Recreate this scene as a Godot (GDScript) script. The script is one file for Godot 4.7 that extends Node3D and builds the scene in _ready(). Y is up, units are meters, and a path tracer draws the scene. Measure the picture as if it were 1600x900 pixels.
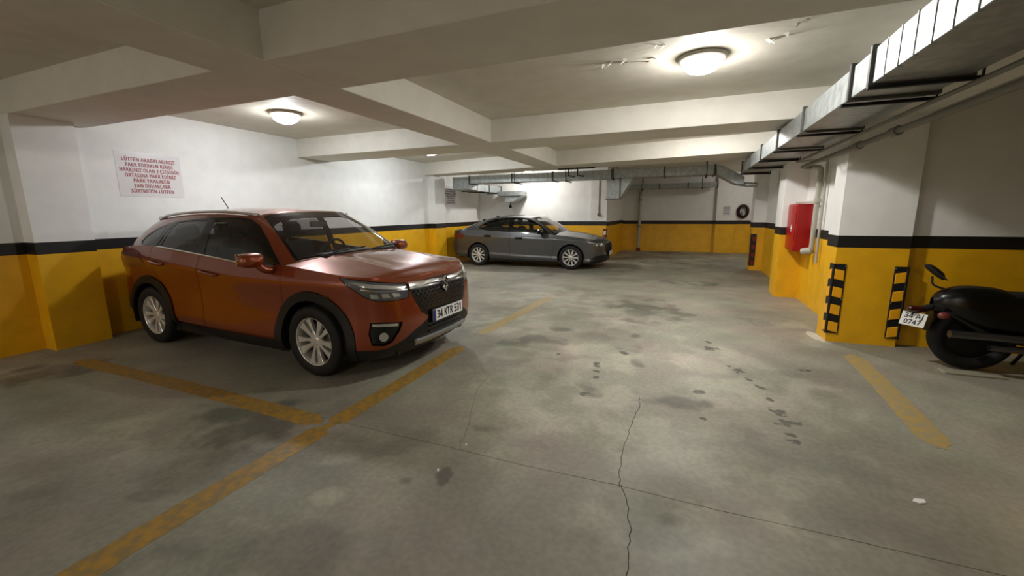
extends Node3D
# An underground car park: white walls with a black band and a yellow dado, two parked cars, a motorcycle and sheet metal ducts.

var M := {}
var used := {}

# ---------------------------------------------------------------- room dimensions (metres)
const CEIL := 2.82
const BEAM := 2.505
const WL := -6.615      # left wall
const WR := 1.85        # right wall
const BAND_TOP := 1.20
const BAND_LOW := 1.07


func _ready() -> void:
	look()
	lights()
	materials()
	structure()
	services()
	signs()
	litter()
	cars()
	motorcycle()


func look() -> void:
	var cam := Camera3D.new()
	cam.name = "camera"
	add_child(cam)
	cam.position = Vector3(0, 1.47, 0)
	cam.basis = Basis(Vector3.UP, 0.389139) * Basis(Vector3.RIGHT, -0.177523) * Basis(Vector3.BACK, -0.008007)
	cam.fov = rad_to_deg(2.0 * atan(450.0 / 651.32))
	cam.near = 0.05
	cam.far = 60.0
	var we := WorldEnvironment.new()
	we.name = "world_environment"
	var e := Environment.new()
	e.background_mode = Environment.BG_COLOR
	e.background_color = Color(0, 0, 0)
	e.tonemap_mode = Environment.TONE_MAPPER_LINEAR
	e.tonemap_exposure = 1.15
	e.sdfgi_enabled = true
	e.ssao_enabled = true
	e.ssil_enabled = true
	we.environment = e
	add_child(we)


func lights() -> void:
	M.lamp_glass = mat(Color(1, 0.97, 0.92), 0.4)
	M.lamp_glass.emission_enabled = true
	M.lamp_glass.emission = Color(1.0, 0.98, 0.95)
	M.lamp_glass.emission_energy_multiplier = 20.0
	M.lamp_ring = mat(Color(0.62, 0.60, 0.55), 0.35)
	var cool := Color(0.935, 0.967, 1.0)
	var warm := Color(1.0, 0.985, 0.972)
	ceiling_lamp(Vector3(-5.04, CEIL, -4.33), 0.70, cool, "round glowing ceiling lamp above the orange car")
	ceiling_lamp(Vector3(0.06, CEIL, -4.33), 1.15, warm, "large round glowing ceiling lamp beside the metal duct")
	ceiling_lamp(Vector3(-5.04, CEIL, -7.82), 0.85, cool, "ceiling lamp peeping below the second cross beam")
	ceiling_lamp(Vector3(0.06, CEIL, -7.55), 1.0, warm, "ceiling lamp hidden behind the second cross beam")
	ceiling_lamp(Vector3(-4.45, CEIL, -12.15), 0.9, warm, "ceiling lamp glowing above the grey car")
	ceiling_lamp(Vector3(-0.2, CEIL, 3.6), 0.9, warm, "ceiling lamp behind the camera, nearer the duct")
	ceiling_lamp(Vector3(-5.04, CEIL, 3.2), 1.15, warm, "ceiling lamp behind the camera, nearer the left wall")
	ceiling_lamp(Vector3(2.35, CEIL, -14.7), 0.24, warm, "ceiling lamp round the corner of the far right pillar")


func ceiling_lamp(at: Vector3, power: float, tint: Color, label: String) -> void:
	var t := thing("ceiling_lamp", label, "lamp", at, 0.0, "round ceiling lamps")
	var ring := lathe([Vector2(0.0, 0.0), Vector2(0.200, 0.0), Vector2(0.206, -0.010), Vector2(0.200, -0.026), Vector2(0.180, -0.036), Vector2(0.168, -0.034), Vector2(0.165, -0.015)], 40)
	part(ring, "ring", M.lamp_ring, t)
	var dome := lathe([Vector2(0.165, -0.02), Vector2(0.163, -0.055), Vector2(0.148, -0.090), Vector2(0.115, -0.118), Vector2(0.065, -0.136), Vector2(0.0, -0.142)], 40)
	part(dome, "glass_dome", M.lamp_glass, t)
	var l := OmniLight3D.new()
	l.name = "bulb_light"
	l.light_color = tint
	l.light_energy = 1.35 * power
	l.light_size = 0.05
	l.omni_range = 30.0
	l.omni_attenuation = 2.0
	l.shadow_enabled = true
	t.add_child(l)
	l.position = Vector3(0, -0.062, 0)
	var d := AreaLight3D.new()
	d.name = "diffuser_light"
	d.light_color = tint
	d.light_energy = 2.3 * power
	d.area_size = Vector2(0.2, 0.2)
	d.area_range = 30.0
	d.area_attenuation = 2.0
	d.shadow_enabled = true
	t.add_child(d)
	d.position = Vector3(0, -0.06, 0)
	d.rotation.x = -PI / 2


# ---------------------------------------------------------------- naming and adding
func numbered(called: String) -> String:
	var n: int = used.get(called, 0)
	used[called] = n + 1
	return called if n == 0 else "%s_%03d" % [called, n]


func tag(o: Node, label: String, category: String, group := "") -> void:
	o.set_meta("label", label)
	o.set_meta("category", category)
	if group != "":
		o.set_meta("group", group)


func thing(called: String, label: String, category: String, at := Vector3.ZERO, turn := 0.0, group := "") -> Node3D:
	var o := Node3D.new()
	o.name = numbered(called)
	add_child(o)
	o.position = at
	o.rotation.y = turn
	tag(o, label, category, group)
	return o


func place(called: String) -> Node3D:
	var o := Node3D.new()
	o.name = called
	o.set_meta("kind", "structure")
	add_child(o)
	return o


func inst(mesh: Mesh, called: String, parent: Node) -> MeshInstance3D:
	var o := MeshInstance3D.new()
	o.name = called
	o.mesh = mesh
	parent.add_child(o, true)
	return o


func part(t: Tri, called: String, m: Material, parent: Node) -> MeshInstance3D:
	return inst(t.mesh(m), called, parent)


func mat(c: Color, rough := 0.6, metal := 0.0) -> StandardMaterial3D:
	var m := StandardMaterial3D.new()
	m.albedo_color = c
	m.roughness = rough
	m.metallic = metal
	return m


# ---------------------------------------------------------------- triangle soup
class Tri:
	var p := PackedVector3Array()
	var n := PackedVector3Array()
	var q := PackedVector2Array()   # a second pair of coordinates of each vertex (texture, or place on a patch)
	var textured := false

	func add(a: Vector3, b: Vector3, c: Vector3, na: Vector3, nb: Vector3, nc: Vector3, qa := Vector2.ZERO, qb := Vector2.ZERO, qc := Vector2.ZERO) -> void:
		p.append(a); p.append(b); p.append(c)
		n.append(na); n.append(nb); n.append(nc)
		q.append(qa); q.append(qb); q.append(qc)

	func flat(a: Vector3, b: Vector3, c: Vector3, out: Vector3) -> void:
		var m := (b - a).cross(c - a)
		if m.length_squared() < 1e-16:
			return
		m = m.normalized()
		if m.dot(out) < 0:
			m = -m
		add(a, b, c, m, m, m)

	func quad(a: Vector3, b: Vector3, c: Vector3, d: Vector3, out: Vector3) -> void:
		flat(a, b, c, out)
		flat(a, c, d, out)

	func join(o: Tri) -> Tri:
		p.append_array(o.p); n.append_array(o.n); q.append_array(o.q)
		return self

	func moved(x: Transform3D) -> Tri:
		var r := Tri.new()
		var nb := x.basis.inverse().transposed()
		for i in p.size():
			r.p.append(x * p[i])
			r.n.append((nb * n[i]).normalized())
		r.q = q.duplicate()
		r.textured = textured
		return r

	func mirrored() -> Tri:
		var r := Tri.new()
		for i in p.size():
			r.p.append(Vector3(p[i].x, p[i].y, -p[i].z))
			r.n.append(Vector3(n[i].x, n[i].y, -n[i].z))
		r.q = q.duplicate()
		r.textured = textured
		return r

	func both() -> Tri:
		var r := mirrored()
		r.join(self)
		return r

	func pushed(d: float) -> Tri:
		var r := Tri.new()
		for i in p.size():
			r.p.append(p[i] + n[i] * d)
		r.n = n.duplicate()
		r.q = q.duplicate()
		return r

	func mesh(m: Material) -> ArrayMesh:
		var pp := p.duplicate()
		var nn := n.duplicate()
		var qq := q.duplicate()
		for i in range(0, pp.size(), 3):
			if (pp[i + 1] - pp[i]).cross(pp[i + 2] - pp[i]).dot(nn[i] + nn[i + 1] + nn[i + 2]) > 0:
				var a := pp[i + 1]; pp[i + 1] = pp[i + 2]; pp[i + 2] = a
				var b := nn[i + 1]; nn[i + 1] = nn[i + 2]; nn[i + 2] = b
				var c := qq[i + 1]; qq[i + 1] = qq[i + 2]; qq[i + 2] = c
		var arr := []
		arr.resize(Mesh.ARRAY_MAX)
		arr[Mesh.ARRAY_VERTEX] = pp
		arr[Mesh.ARRAY_NORMAL] = nn
		if textured:
			arr[Mesh.ARRAY_TEX_UV] = qq
		var r := ArrayMesh.new()
		if pp.size() == 0:
			return r
		r.add_surface_from_arrays(Mesh.PRIMITIVE_TRIANGLES, arr)
		r.surface_set_material(0, m)
		return r


# a grid of points g[i][j] (PackedVector3Array rows) with smooth normals that point towards «out»
func sheet(g: Array, out: Callable, q: Array = []) -> Tri:
	var t := Tri.new()
	var ni := g.size()
	var nj: int = g[0].size()
	var nn := []
	for i in ni:
		var row := PackedVector3Array()
		for j in nj:
			var a: Vector3 = g[min(i + 1, ni - 1)][j] - g[max(i - 1, 0)][j]
			var b: Vector3 = g[i][min(j + 1, nj - 1)] - g[i][max(j - 1, 0)]
			var c := a.cross(b)
			if c.length_squared() < 1e-14:
				var i2 := i + 1 if i == 0 else i - 1
				a = g[min(i2 + 1, ni - 1)][j] - g[max(i2 - 1, 0)][j]
				b = g[i2][min(j + 1, nj - 1)] - g[i2][max(j - 1, 0)]
				c = a.cross(b)
			c = c.normalized()
			if c.dot(out.call(g[i][j])) < 0:
				c = -c
			row.append(c)
		nn.append(row)
	for i in ni - 1:
		for j in nj - 1:
			var a: Vector3 = g[i][j]
			var b: Vector3 = g[i + 1][j]
			var c: Vector3 = g[i + 1][j + 1]
			var d: Vector3 = g[i][j + 1]
			var qa := Vector2.ZERO
			var qb := Vector2.ZERO
			var qc := Vector2.ZERO
			var qd := Vector2.ZERO
			if q.size() > 0:
				qa = q[i][j]; qb = q[i + 1][j]; qc = q[i + 1][j + 1]; qd = q[i][j + 1]
			if (b - a).cross(c - a).length_squared() > 1e-16:
				t.add(a, b, c, nn[i][j], nn[i + 1][j], nn[i + 1][j + 1], qa, qb, qc)
			if (c - a).cross(d - a).length_squared() > 1e-16:
				t.add(a, c, d, nn[i][j], nn[i + 1][j + 1], nn[i][j + 1], qa, qc, qd)
	return t


# box with chamfered edges
func box(center: Vector3, size: Vector3, ch := 0.0) -> Tri:
	var t := Tri.new()
	var h := size / 2
	ch = min(ch, min(h.x, min(h.y, h.z)) * 0.95)
	for ax in 3:
		var u := (ax + 1) % 3
		var v := (ax + 2) % 3
		for s in [-1.0, 1.0]:
			var out := Vector3.ZERO
			out[ax] = s
			var c := []
			for k in [[-1, -1], [1, -1], [1, 1], [-1, 1]]:
				var w := Vector3.ZERO
				w[ax] = s * h[ax]
				w[u] = k[0] * (h[u] - ch)
				w[v] = k[1] * (h[v] - ch)
				c.append(center + w)
			t.quad(c[0], c[1], c[2], c[3], out)
	if ch > 0:
		for ax in 3:
			var u := (ax + 1) % 3
			var v := (ax + 2) % 3
			for su in [-1.0, 1.0]:
				for sv in [-1.0, 1.0]:
					var c := []
					for k in [[-1, 0], [1, 0], [1, 1], [-1, 1]]:
						var w := Vector3.ZERO
						w[ax] = k[0] * (h[ax] - ch)
						w[u] = su * (h[u] - (ch if k[1] == 1 else 0.0))
						w[v] = sv * (h[v] - (0.0 if k[1] == 1 else ch))
						c.append(center + w)
					var out := Vector3.ZERO
					out[u] = su
					out[v] = sv
					t.quad(c[0], c[1], c[2], c[3], out)
		for sx in [-1.0, 1.0]:
			for sy in [-1.0, 1.0]:
				for sz in [-1.0, 1.0]:
					var s := Vector3(sx, sy, sz)
					t.flat(center + s * (h - Vector3(0, ch, ch)), center + s * (h - Vector3(ch, 0, ch)), center + s * (h - Vector3(ch, ch, 0)), s)
	return t


func span(a: Vector3, b: Vector3, ch := 0.0) -> Tri:
	return box((a + b) / 2, (b - a).abs(), ch)


# profile of (radius, height) turned round the y axis
func lathe(pr: Array, seg := 24) -> Tri:
	var t := Tri.new()
	var ns := []
	for i in pr.size():
		var a: Vector2 = pr[max(i - 1, 0)]
		var b: Vector2 = pr[min(i + 1, pr.size() - 1)]
		var d := b - a
		ns.append(Vector2(d.y, -d.x).normalized())
	var mid := Vector2.ZERO
	for v in pr:
		mid += v
	mid /= pr.size()
	var s := 0.0
	for i in pr.size():
		s += (Vector2(pr[i]) - Vector2(0, mid.y)).dot(ns[i])
	if s < 0:
		for i in ns.size():
			ns[i] = -ns[i]
	for k in seg:
		var a0 := TAU * k / seg
		var a1 := TAU * (k + 1) / seg
		var c0 := Vector3(cos(a0), 0, sin(a0))
		var c1 := Vector3(cos(a1), 0, sin(a1))
		for i in pr.size() - 1:
			var p0: Vector2 = pr[i]
			var p1: Vector2 = pr[i + 1]
			var a := c0 * p0.x + Vector3.UP * p0.y
			var b := c1 * p0.x + Vector3.UP * p0.y
			var c := c1 * p1.x + Vector3.UP * p1.y
			var d := c0 * p1.x + Vector3.UP * p1.y
			var na: Vector3 = c0 * ns[i].x + Vector3.UP * ns[i].y
			var nb: Vector3 = c1 * ns[i].x + Vector3.UP * ns[i].y
			var nc: Vector3 = c1 * ns[i + 1].x + Vector3.UP * ns[i + 1].y
			var nd: Vector3 = c0 * ns[i + 1].x + Vector3.UP * ns[i + 1].y
			if p0.x > 1e-5:
				t.add(a, b, c, na, nb, nc)
			if p1.x > 1e-5:
				t.add(a, c, d, na, nc, nd)
	return t


# round bar along a path
func tube(path: Array, r: float, seg := 12, caps := true) -> Tri:
	var t := Tri.new()
	var rings := []
	var norms := []
	var up := Vector3.UP
	var first: Vector3 = (Vector3(path[1]) - Vector3(path[0])).normalized()
	if abs(first.dot(up)) > 0.9:
		up = Vector3.RIGHT
	for i in path.size():
		var d: Vector3 = (Vector3(path[min(i + 1, path.size() - 1)]) - Vector3(path[max(i - 1, 0)])).normalized()
		var x := d.cross(up).normalized()
		up = x.cross(d).normalized()
		var row := []
		var nr := []
		for k in seg + 1:
			var a := TAU * k / seg
			var o := x * cos(a) + up * sin(a)
			row.append(Vector3(path[i]) + o * r)
			nr.append(o)
		rings.append(row)
		norms.append(nr)
	for i in path.size() - 1:
		for k in seg:
			t.add(rings[i][k], rings[i + 1][k], rings[i + 1][k + 1], norms[i][k], norms[i + 1][k], norms[i + 1][k + 1])
			t.add(rings[i][k], rings[i + 1][k + 1], rings[i][k + 1], norms[i][k], norms[i + 1][k + 1], norms[i][k + 1])
	if caps:
		for e in [0, path.size() - 1]:
			var d: Vector3 = (Vector3(path[0]) - Vector3(path[1])) if e == 0 else (Vector3(path[e]) - Vector3(path[e - 1]))
			for k in seg:
				t.flat(path[e], rings[e][k], rings[e][k + 1], d)
	return t


func smooth_path(pts: Array, per := 6) -> Array:
	var r := []
	for i in pts.size() - 1:
		for k in per:
			r.append(cat(pts, i + float(k) / per))
	r.append(pts[-1])
	return r


# Catmull-Rom through the points, t in steps of one point
func cat(pts: Array, t: float):
	var i := clampi(int(floor(t)), 0, pts.size() - 2)
	var f := t - i
	var b = pts[i]
	var c = pts[i + 1]
	var a = pts[i - 1] if i > 0 else b * 2.0 - c
	var d = pts[i + 2] if i + 2 < pts.size() else c * 2.0 - b
	return 0.5 * (b * 2.0 + (c - a) * f + (a * 2.0 - b * 5.0 + c * 4.0 - d) * f * f + (b * 3.0 - a - c * 3.0 + d) * f * f * f)


# flat polygon (x, y) given a depth in z, chamfered round its front edge
func prism(poly: PackedVector2Array, z0: float, z1: float, ch := 0.0) -> Tri:
	var t := Tri.new()
	var ps := poly
	if Geometry2D.is_polygon_clockwise(ps):
		ps = ps.duplicate()
		ps.reverse()
	var front := ps
	if ch > 0:
		var ins := []
		for i in ps.size():
			var e0 := (ps[i] - ps[i - 1]).normalized()
			var e1 := (ps[(i + 1) % ps.size()] - ps[i]).normalized()
			var nn := (Vector2(-e0.y, e0.x) + Vector2(-e1.y, e1.x))
			nn = nn.normalized() / max(0.4, nn.length() / 2)
			ins.append(ps[i] + nn * ch)
		front = PackedVector2Array(ins)
	var s: float = sign(z1 - z0)
	var idx := Geometry2D.triangulate_polygon(front)
	for k in range(0, idx.size(), 3):
		t.flat(Vector3(front[idx[k]].x, front[idx[k]].y, z1), Vector3(front[idx[k + 1]].x, front[idx[k + 1]].y, z1), Vector3(front[idx[k + 2]].x, front[idx[k + 2]].y, z1), Vector3(0, 0, s))
	idx = Geometry2D.triangulate_polygon(ps)
	for k in range(0, idx.size(), 3):
		t.flat(Vector3(ps[idx[k]].x, ps[idx[k]].y, z0), Vector3(ps[idx[k + 1]].x, ps[idx[k + 1]].y, z0), Vector3(ps[idx[k + 2]].x, ps[idx[k + 2]].y, z0), Vector3(0, 0, -s))
	var zm := z1 - s * ch
	for i in ps.size():
		var a := ps[i]
		var b := ps[(i + 1) % ps.size()]
		var e := b - a
		var out := Vector3(e.y, -e.x, 0)
		t.quad(Vector3(a.x, a.y, z0), Vector3(b.x, b.y, z0), Vector3(b.x, b.y, zm), Vector3(a.x, a.y, zm), out)
		if ch > 0:
			var a2 := front[i]
			var b2 := front[(i + 1) % ps.size()]
			t.quad(Vector3(a.x, a.y, zm), Vector3(b.x, b.y, zm), Vector3(b2.x, b2.y, z1), Vector3(a2.x, a2.y, z1), out.normalized() + Vector3(0, 0, s))
	return t


func poly(a: Array) -> PackedVector2Array:
	var r := PackedVector2Array()
	for i in range(0, a.size(), 2):
		r.append(Vector2(a[i], a[i + 1]))
	return r


func circle(c: Vector2, r: float, n := 48) -> PackedVector2Array:
	var o := PackedVector2Array()
	for i in n:
		o.append(c + Vector2(cos(TAU * i / n), sin(TAU * i / n)) * r)
	return o


# cuts a soup along a polygon; view "xy" looks from the side, "zy" from the front, "xz" from above, "q" on the patch. Returns [inside, outside].
func carve(t: Tri, view: String, pg: PackedVector2Array) -> Array:
	var ins := Tri.new()
	var outs := Tri.new()
	var lo := pg[0]
	var hi := pg[0]
	for v in pg:
		lo = lo.min(v)
		hi = hi.max(v)
	for i in range(0, t.p.size(), 3):
		var c := PackedVector2Array()
		for k in 3:
			var w := t.p[i + k]
			match view:
				"xy": c.append(Vector2(w.x, w.y))
				"zy": c.append(Vector2(w.z, w.y))
				"xz": c.append(Vector2(w.x, w.z))
				_: c.append(t.q[i + k])
		var clo := c[0].min(c[1]).min(c[2])
		var chi := c[0].max(c[1]).max(c[2])
		if clo.x > hi.x or clo.y > hi.y or chi.x < lo.x or chi.y < lo.y:
			copy_tri(t, i, outs)
			continue
		var det := (c[1] - c[0]).cross(c[2] - c[0])
		if abs(det) < 1e-10:
			copy_tri(t, i, ins if Geometry2D.is_point_in_polygon((c[0] + c[1] + c[2]) / 3.0, pg) else outs)
			continue
		var a := Geometry2D.intersect_polygons(c, pg)
		if a.is_empty():
			copy_tri(t, i, outs)
			continue
		var b := Geometry2D.clip_polygons(c, pg)
		if b.is_empty():
			copy_tri(t, i, ins)
			continue
		for set in [[a, ins], [b, outs]]:
			for pl in set[0]:
				var idx := Geometry2D.triangulate_polygon(pl)
				for k in range(0, idx.size(), 3):
					var vp := []
					var vn := []
					var vq := []
					for m in 3:
						var w: Vector2 = pl[idx[k + m]]
						var l1 := (w - c[0]).cross(c[2] - c[0]) / det
						var l2 := (c[1] - c[0]).cross(w - c[0]) / det
						var l0 := 1.0 - l1 - l2
						vp.append(t.p[i] * l0 + t.p[i + 1] * l1 + t.p[i + 2] * l2)
						vn.append((t.n[i] * l0 + t.n[i + 1] * l1 + t.n[i + 2] * l2).normalized())
						vq.append(t.q[i] * l0 + t.q[i + 1] * l1 + t.q[i + 2] * l2)
					set[1].add(vp[0], vp[1], vp[2], vn[0], vn[1], vn[2], vq[0], vq[1], vq[2])
	return [ins, outs]


func copy_tri(t: Tri, i: int, o: Tri) -> void:
	o.add(t.p[i], t.p[i + 1], t.p[i + 2], t.n[i], t.n[i + 1], t.n[i + 2], t.q[i], t.q[i + 1], t.q[i + 2])


# table of (x, value), smoothly joined
func lut(tb: Array, x: float) -> float:
	if x <= tb[0]:
		return tb[1]
	var n := tb.size() / 2
	if x >= tb[2 * n - 2]:
		return tb[2 * n - 1]
	var i := 0
	while i < n - 2 and x > tb[2 * i + 2]:
		i += 1
	var x0: float = tb[2 * i]
	var x1: float = tb[2 * i + 2]
	var y0: float = tb[2 * i + 1]
	var y1: float = tb[2 * i + 3]
	var d := (y1 - y0) / (x1 - x0)
	var d0 := d
	var d1 := d
	if i > 0:
		var dp: float = (y0 - tb[2 * i - 1]) / (x0 - tb[2 * i - 2])
		d0 = 0.0 if dp * d <= 0 else 2.0 * dp * d / (dp + d)
	if i < n - 2:
		var dn: float = (tb[2 * i + 5] - y1) / (tb[2 * i + 4] - x1)
		d1 = 0.0 if dn * d <= 0 else 2.0 * dn * d / (dn + d)
	var h := x1 - x0
	var f := (x - x0) / h
	return y0 * (1 + 2 * f) * (1 - f) * (1 - f) + d0 * h * f * (1 - f) * (1 - f) + y1 * f * f * (3 - 2 * f) + d1 * h * f * f * (f - 1)


# raised or flat lettering in the x-y plane, centred on «at»
func letters(text: String, height: float, m: Material, parent: Node, at: Transform3D, called := "lettering", bold := true, fit := 0.0) -> MeshInstance3D:
	var f := SystemFont.new()
	f.font_names = PackedStringArray(["Droid Sans"])
	f.font_weight = 700 if bold else 400
	var tm := TextMesh.new()
	tm.font = f
	tm.text = text
	tm.font_size = 64
	tm.pixel_size = height / 46.0
	tm.depth = 0.002
	tm.curve_step = 3.0
	tm.material = m
	var o := inst(tm, called, parent)
	o.transform = at
	if fit > 0:
		var w := tm.get_aabb().size.x
		if w > 0.0001:
			o.transform = at * Transform3D(Basis.from_scale(Vector3(fit / w, 1, 1)), Vector3.ZERO)
	return o


# ---------------------------------------------------------------- materials
func noise(freq: float, kind := FastNoiseLite.TYPE_SIMPLEX_SMOOTH, octaves := 4, sd := 1) -> FastNoiseLite:
	var n := FastNoiseLite.new()
	n.noise_type = kind
	n.frequency = freq
	n.fractal_octaves = octaves
	n.seed = sd
	return n


func noise_tex(freq: float, a: Color, b: Color, size := 512, sd := 1, octaves := 4) -> NoiseTexture2D:
	var t := NoiseTexture2D.new()
	t.width = size
	t.height = size
	t.seamless = true
	t.noise = noise(freq, FastNoiseLite.TYPE_SIMPLEX_SMOOTH, octaves, sd)
	var g := Gradient.new()
	g.offsets = PackedFloat32Array([0.25, 0.75])
	g.colors = PackedColorArray([a, b])
	t.color_ramp = g
	return t


func bump_tex(freq: float, strength: float, size := 512, sd := 1, octaves := 4) -> NoiseTexture2D:
	var t := NoiseTexture2D.new()
	t.width = size
	t.height = size
	t.seamless = true
	t.as_normal_map = true
	t.bump_strength = strength
	t.noise = noise(freq, FastNoiseLite.TYPE_SIMPLEX_SMOOTH, octaves, sd)
	return t


func painted(c: Color, vary: float, rough: float, sd: int, bump: Texture2D) -> StandardMaterial3D:
	var m := mat(Color.WHITE, rough)
	m.albedo_texture = noise_tex(0.012, c * (1.0 - vary), c, 512, sd, 5)
	m.uv1_triplanar = true
	m.uv1_world_triplanar = true
	m.uv1_scale = Vector3(0.45, 0.45, 0.45)
	m.normal_enabled = true
	m.normal_texture = bump
	m.normal_scale = 0.12
	return m


func materials() -> void:
	var plaster := bump_tex(0.02, 3.0, 512, 7, 4)
	M.white = painted(Color(0.90, 0.90, 0.885), 0.02, 0.62, 3, plaster)
	M.ceiling = painted(Color(0.83, 0.815, 0.765), 0.03, 0.7, 4, plaster)
	M.beam = painted(Color(0.85, 0.84, 0.80), 0.025, 0.7, 5, plaster)
	M.yellow = painted(Color(0.90, 0.675, 0.03), 0.05, 0.5, 6, plaster)
	M.black_paint = mat(Color(0.035, 0.035, 0.035), 0.5)
	M.chalk = mat(Color(0.75, 0.74, 0.68), 0.8)
	M.galv = mat(Color(0.66, 0.68, 0.68), 0.5, 0.65)
	M.galv.roughness_texture = noise_tex(0.02, Color(0.82, 0.82, 0.82), Color(1, 1, 1), 256, 11, 3)
	M.galv.albedo_texture = noise_tex(0.03, Color(0.90, 0.91, 0.91), Color(1, 1, 1), 256, 12, 4)
	M.galv.uv1_triplanar = true
	M.galv.uv1_world_triplanar = true
	M.galv.uv1_scale = Vector3(1.2, 1.2, 1.2)
	M.galv_dark = mat(Color(0.33, 0.33, 0.32), 0.5, 0.7)
	M.iron = mat(Color(0.10, 0.10, 0.10), 0.55, 0.5)
	M.pipe = mat(Color(0.66, 0.65, 0.60), 0.5)
	M.pipe_grey = mat(Color(0.42, 0.41, 0.37), 0.55)
	M.red_box = mat(Color(0.62, 0.03, 0.04), 0.32)
	M.rubber = mat(Color(0.022, 0.022, 0.022), 0.55)
	M.guard_yellow = mat(Color(0.93, 0.66, 0.05), 0.45)
	M.guard_white = mat(Color(0.85, 0.8, 0.7), 0.45)
	M.guard_red = mat(Color(0.42, 0.05, 0.04), 0.5)
	M.paper = mat(Color(0.85, 0.84, 0.84), 0.25)
	M.red_ink = mat(Color(0.60, 0.24, 0.28), 0.5)
	M.grey_ink = mat(Color(0.30, 0.24, 0.25), 0.5)
	M.white_enamel = mat(Color(0.9, 0.9, 0.9), 0.35)


# ---------------------------------------------------------------- the setting
# one stretch of wall: white above, a black band, yellow below
func wall(root: Node3D, a: Vector2, b: Vector2, top := CEIL, drop := 0.0) -> void:
	var lo := a.min(b)
	var hi := a.max(b)
	part(span(Vector3(lo.x, BAND_TOP - drop, lo.y), Vector3(hi.x, top, hi.y)), "upper_wall", M.white, root)
	part(span(Vector3(lo.x, BAND_LOW - drop, lo.y), Vector3(hi.x, BAND_TOP - drop, hi.y)), "black_band", M.black_paint, root)
	part(span(Vector3(lo.x, -0.06, lo.y), Vector3(hi.x, BAND_LOW - drop, hi.y)), "yellow_dado", M.yellow, root)


func structure() -> void:
	var w := place("wall_left")
	wall(w, Vector2(WL - 0.2, 5.2), Vector2(WL, -13.43))
	w = place("pillar_left")
	wall(w, Vector2(WL, -2.20), Vector2(WL + 0.22, -2.70), BEAM)
	w = place("pillar_left_far")
	wall(w, Vector2(WL, -10.06), Vector2(WL + 0.22, -10.60), BEAM)
	w = place("wall_back")
	wall(w, Vector2(WL, -13.43), Vector2(-2.43, -13.23))
	wall(w, Vector2(-2.43, -17.1), Vector2(-2.23, -13.23), CEIL, 0.02)
	w = place("pillar_back")
	wall(w, Vector2(-2.74, -13.17), Vector2(-2.23, -13.235))
	w = place("wall_far")
	wall(w, Vector2(-2.23, -17.1), Vector2(3.2, -16.9), CEIL, 0.045)
	w = place("pillar_far")
	wall(w, Vector2(1.03, -16.9), Vector2(1.64, -16.75), CEIL, 0.045)
	w = place("wall_right")
	wall(w, Vector2(WR, -5.90), Vector2(WR + 0.2, -12.45))
	wall(w, Vector2(WR + 0.2, -12.45), Vector2(3.2, -12.25))
	wall(w, Vector2(3.0, -12.45), Vector2(3.2, -16.9))
	w = place("pillar_right")
	wall(w, Vector2(1.575, -5.615), Vector2(2.205, -5.97))
	w = place("added_pillar_right_near")  # unseen pillar, added to block light from behind and darken the bay
	wall(w, Vector2(1.72, -2.1), Vector2(2.4, -2.75))
	w = place("pillar_right_middle")
	wall(w, Vector2(1.525, -8.34), Vector2(WR, -8.85))
	w = place("pillar_right_far")
	wall(w, Vector2(1.585, -11.98), Vector2(WR, -12.45))
	w = place("wall_bay")
	wall(w, Vector2(2.205, -5.93), Vector2(6.4, -5.73))
	wall(w, Vector2(6.2, -5.73), Vector2(6.4, 5.2))
	w = place("wall_front")
	wall(w, Vector2(WL - 0.2, 5.2), Vector2(6.4, 5.4))
	# ceiling slab and its beams
	w = place("ceiling")
	part(span(Vector3(WL - 0.2, CEIL, -17.1), Vector3(6.4, CEIL + 0.2, 5.4)), "slab", M.ceiling, w)
	var beams := [[-3.245, -2.715, -9.6, 5.2, BEAM - 0.003], [1.56, 2.2, -12.4, 5.2, 2.42]]  # second one is unseen, added and set low to block lamp light over the duct
	for b in beams:
		part(span(Vector3(b[0], b[4], b[2]), Vector3(b[1], CEIL + 0.01, b[3]), 0.006), "beam", M.beam, w)
	for b in [[-2.91, -2.20], [-6.63, -5.855]]:
		part(span(Vector3(WL, BEAM, b[0]), Vector3(6.2 if b[0] > -5 else WR, CEIL + 0.01, b[1]), 0.006), "beam", M.beam, w)
	# the third cross beam stands a little askew
	var pr := prism(poly([WL, 9.92, WR, 8.58, WR, 9.72, -3.0, 10.22, WL, 10.42]), CEIL + 0.01, BEAM, 0.006)
	part(pr.moved(Transform3D(Basis(Vector3(1, 0, 0), Vector3(0, 0, -1), Vector3(0, 1, 0)), Vector3.ZERO)), "beam", M.beam, w)
	var rng := RandomNumberGenerator.new()
	rng.seed = 77
	for spot in [[-0.71, -4.20, 9, 0.16], [-0.35, -4.22, 4, 0.06], [-0.25, -3.90, 3, 0.05], [0.57, -4.08, 4, 0.07], [0.66, -3.86, 3, 0.09]]:
		for k in spot[2]:
			var at := Vector3(spot[0] + rng.randf_range(-1, 1) * spot[3], CEIL, spot[1] + rng.randf_range(-1, 1) * spot[3])
			var a := rng.randf() * TAU
			var l := rng.randf_range(0.02, 0.05)
			var d := Vector3(cos(a), 0, sin(a))
			var o := Vector3(-d.z, 0, d.x)
			var fl := Tri.new()
			var p1 := at + o * l * 0.5
			var p2 := at - o * l * 0.5
			var tip := at + d * l - Vector3(0, rng.randf_range(0.012, 0.035), 0)
			fl.flat(p1, p2, tip, Vector3.DOWN)
			fl.flat(p1 + Vector3(0, 0, 0.002), p2 + Vector3(0, 0, 0.002), tip + Vector3(0, 0.003, 0), Vector3.UP)
			part(fl, "paint_flake", M.beam, w)
	floor_slabs()


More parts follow.
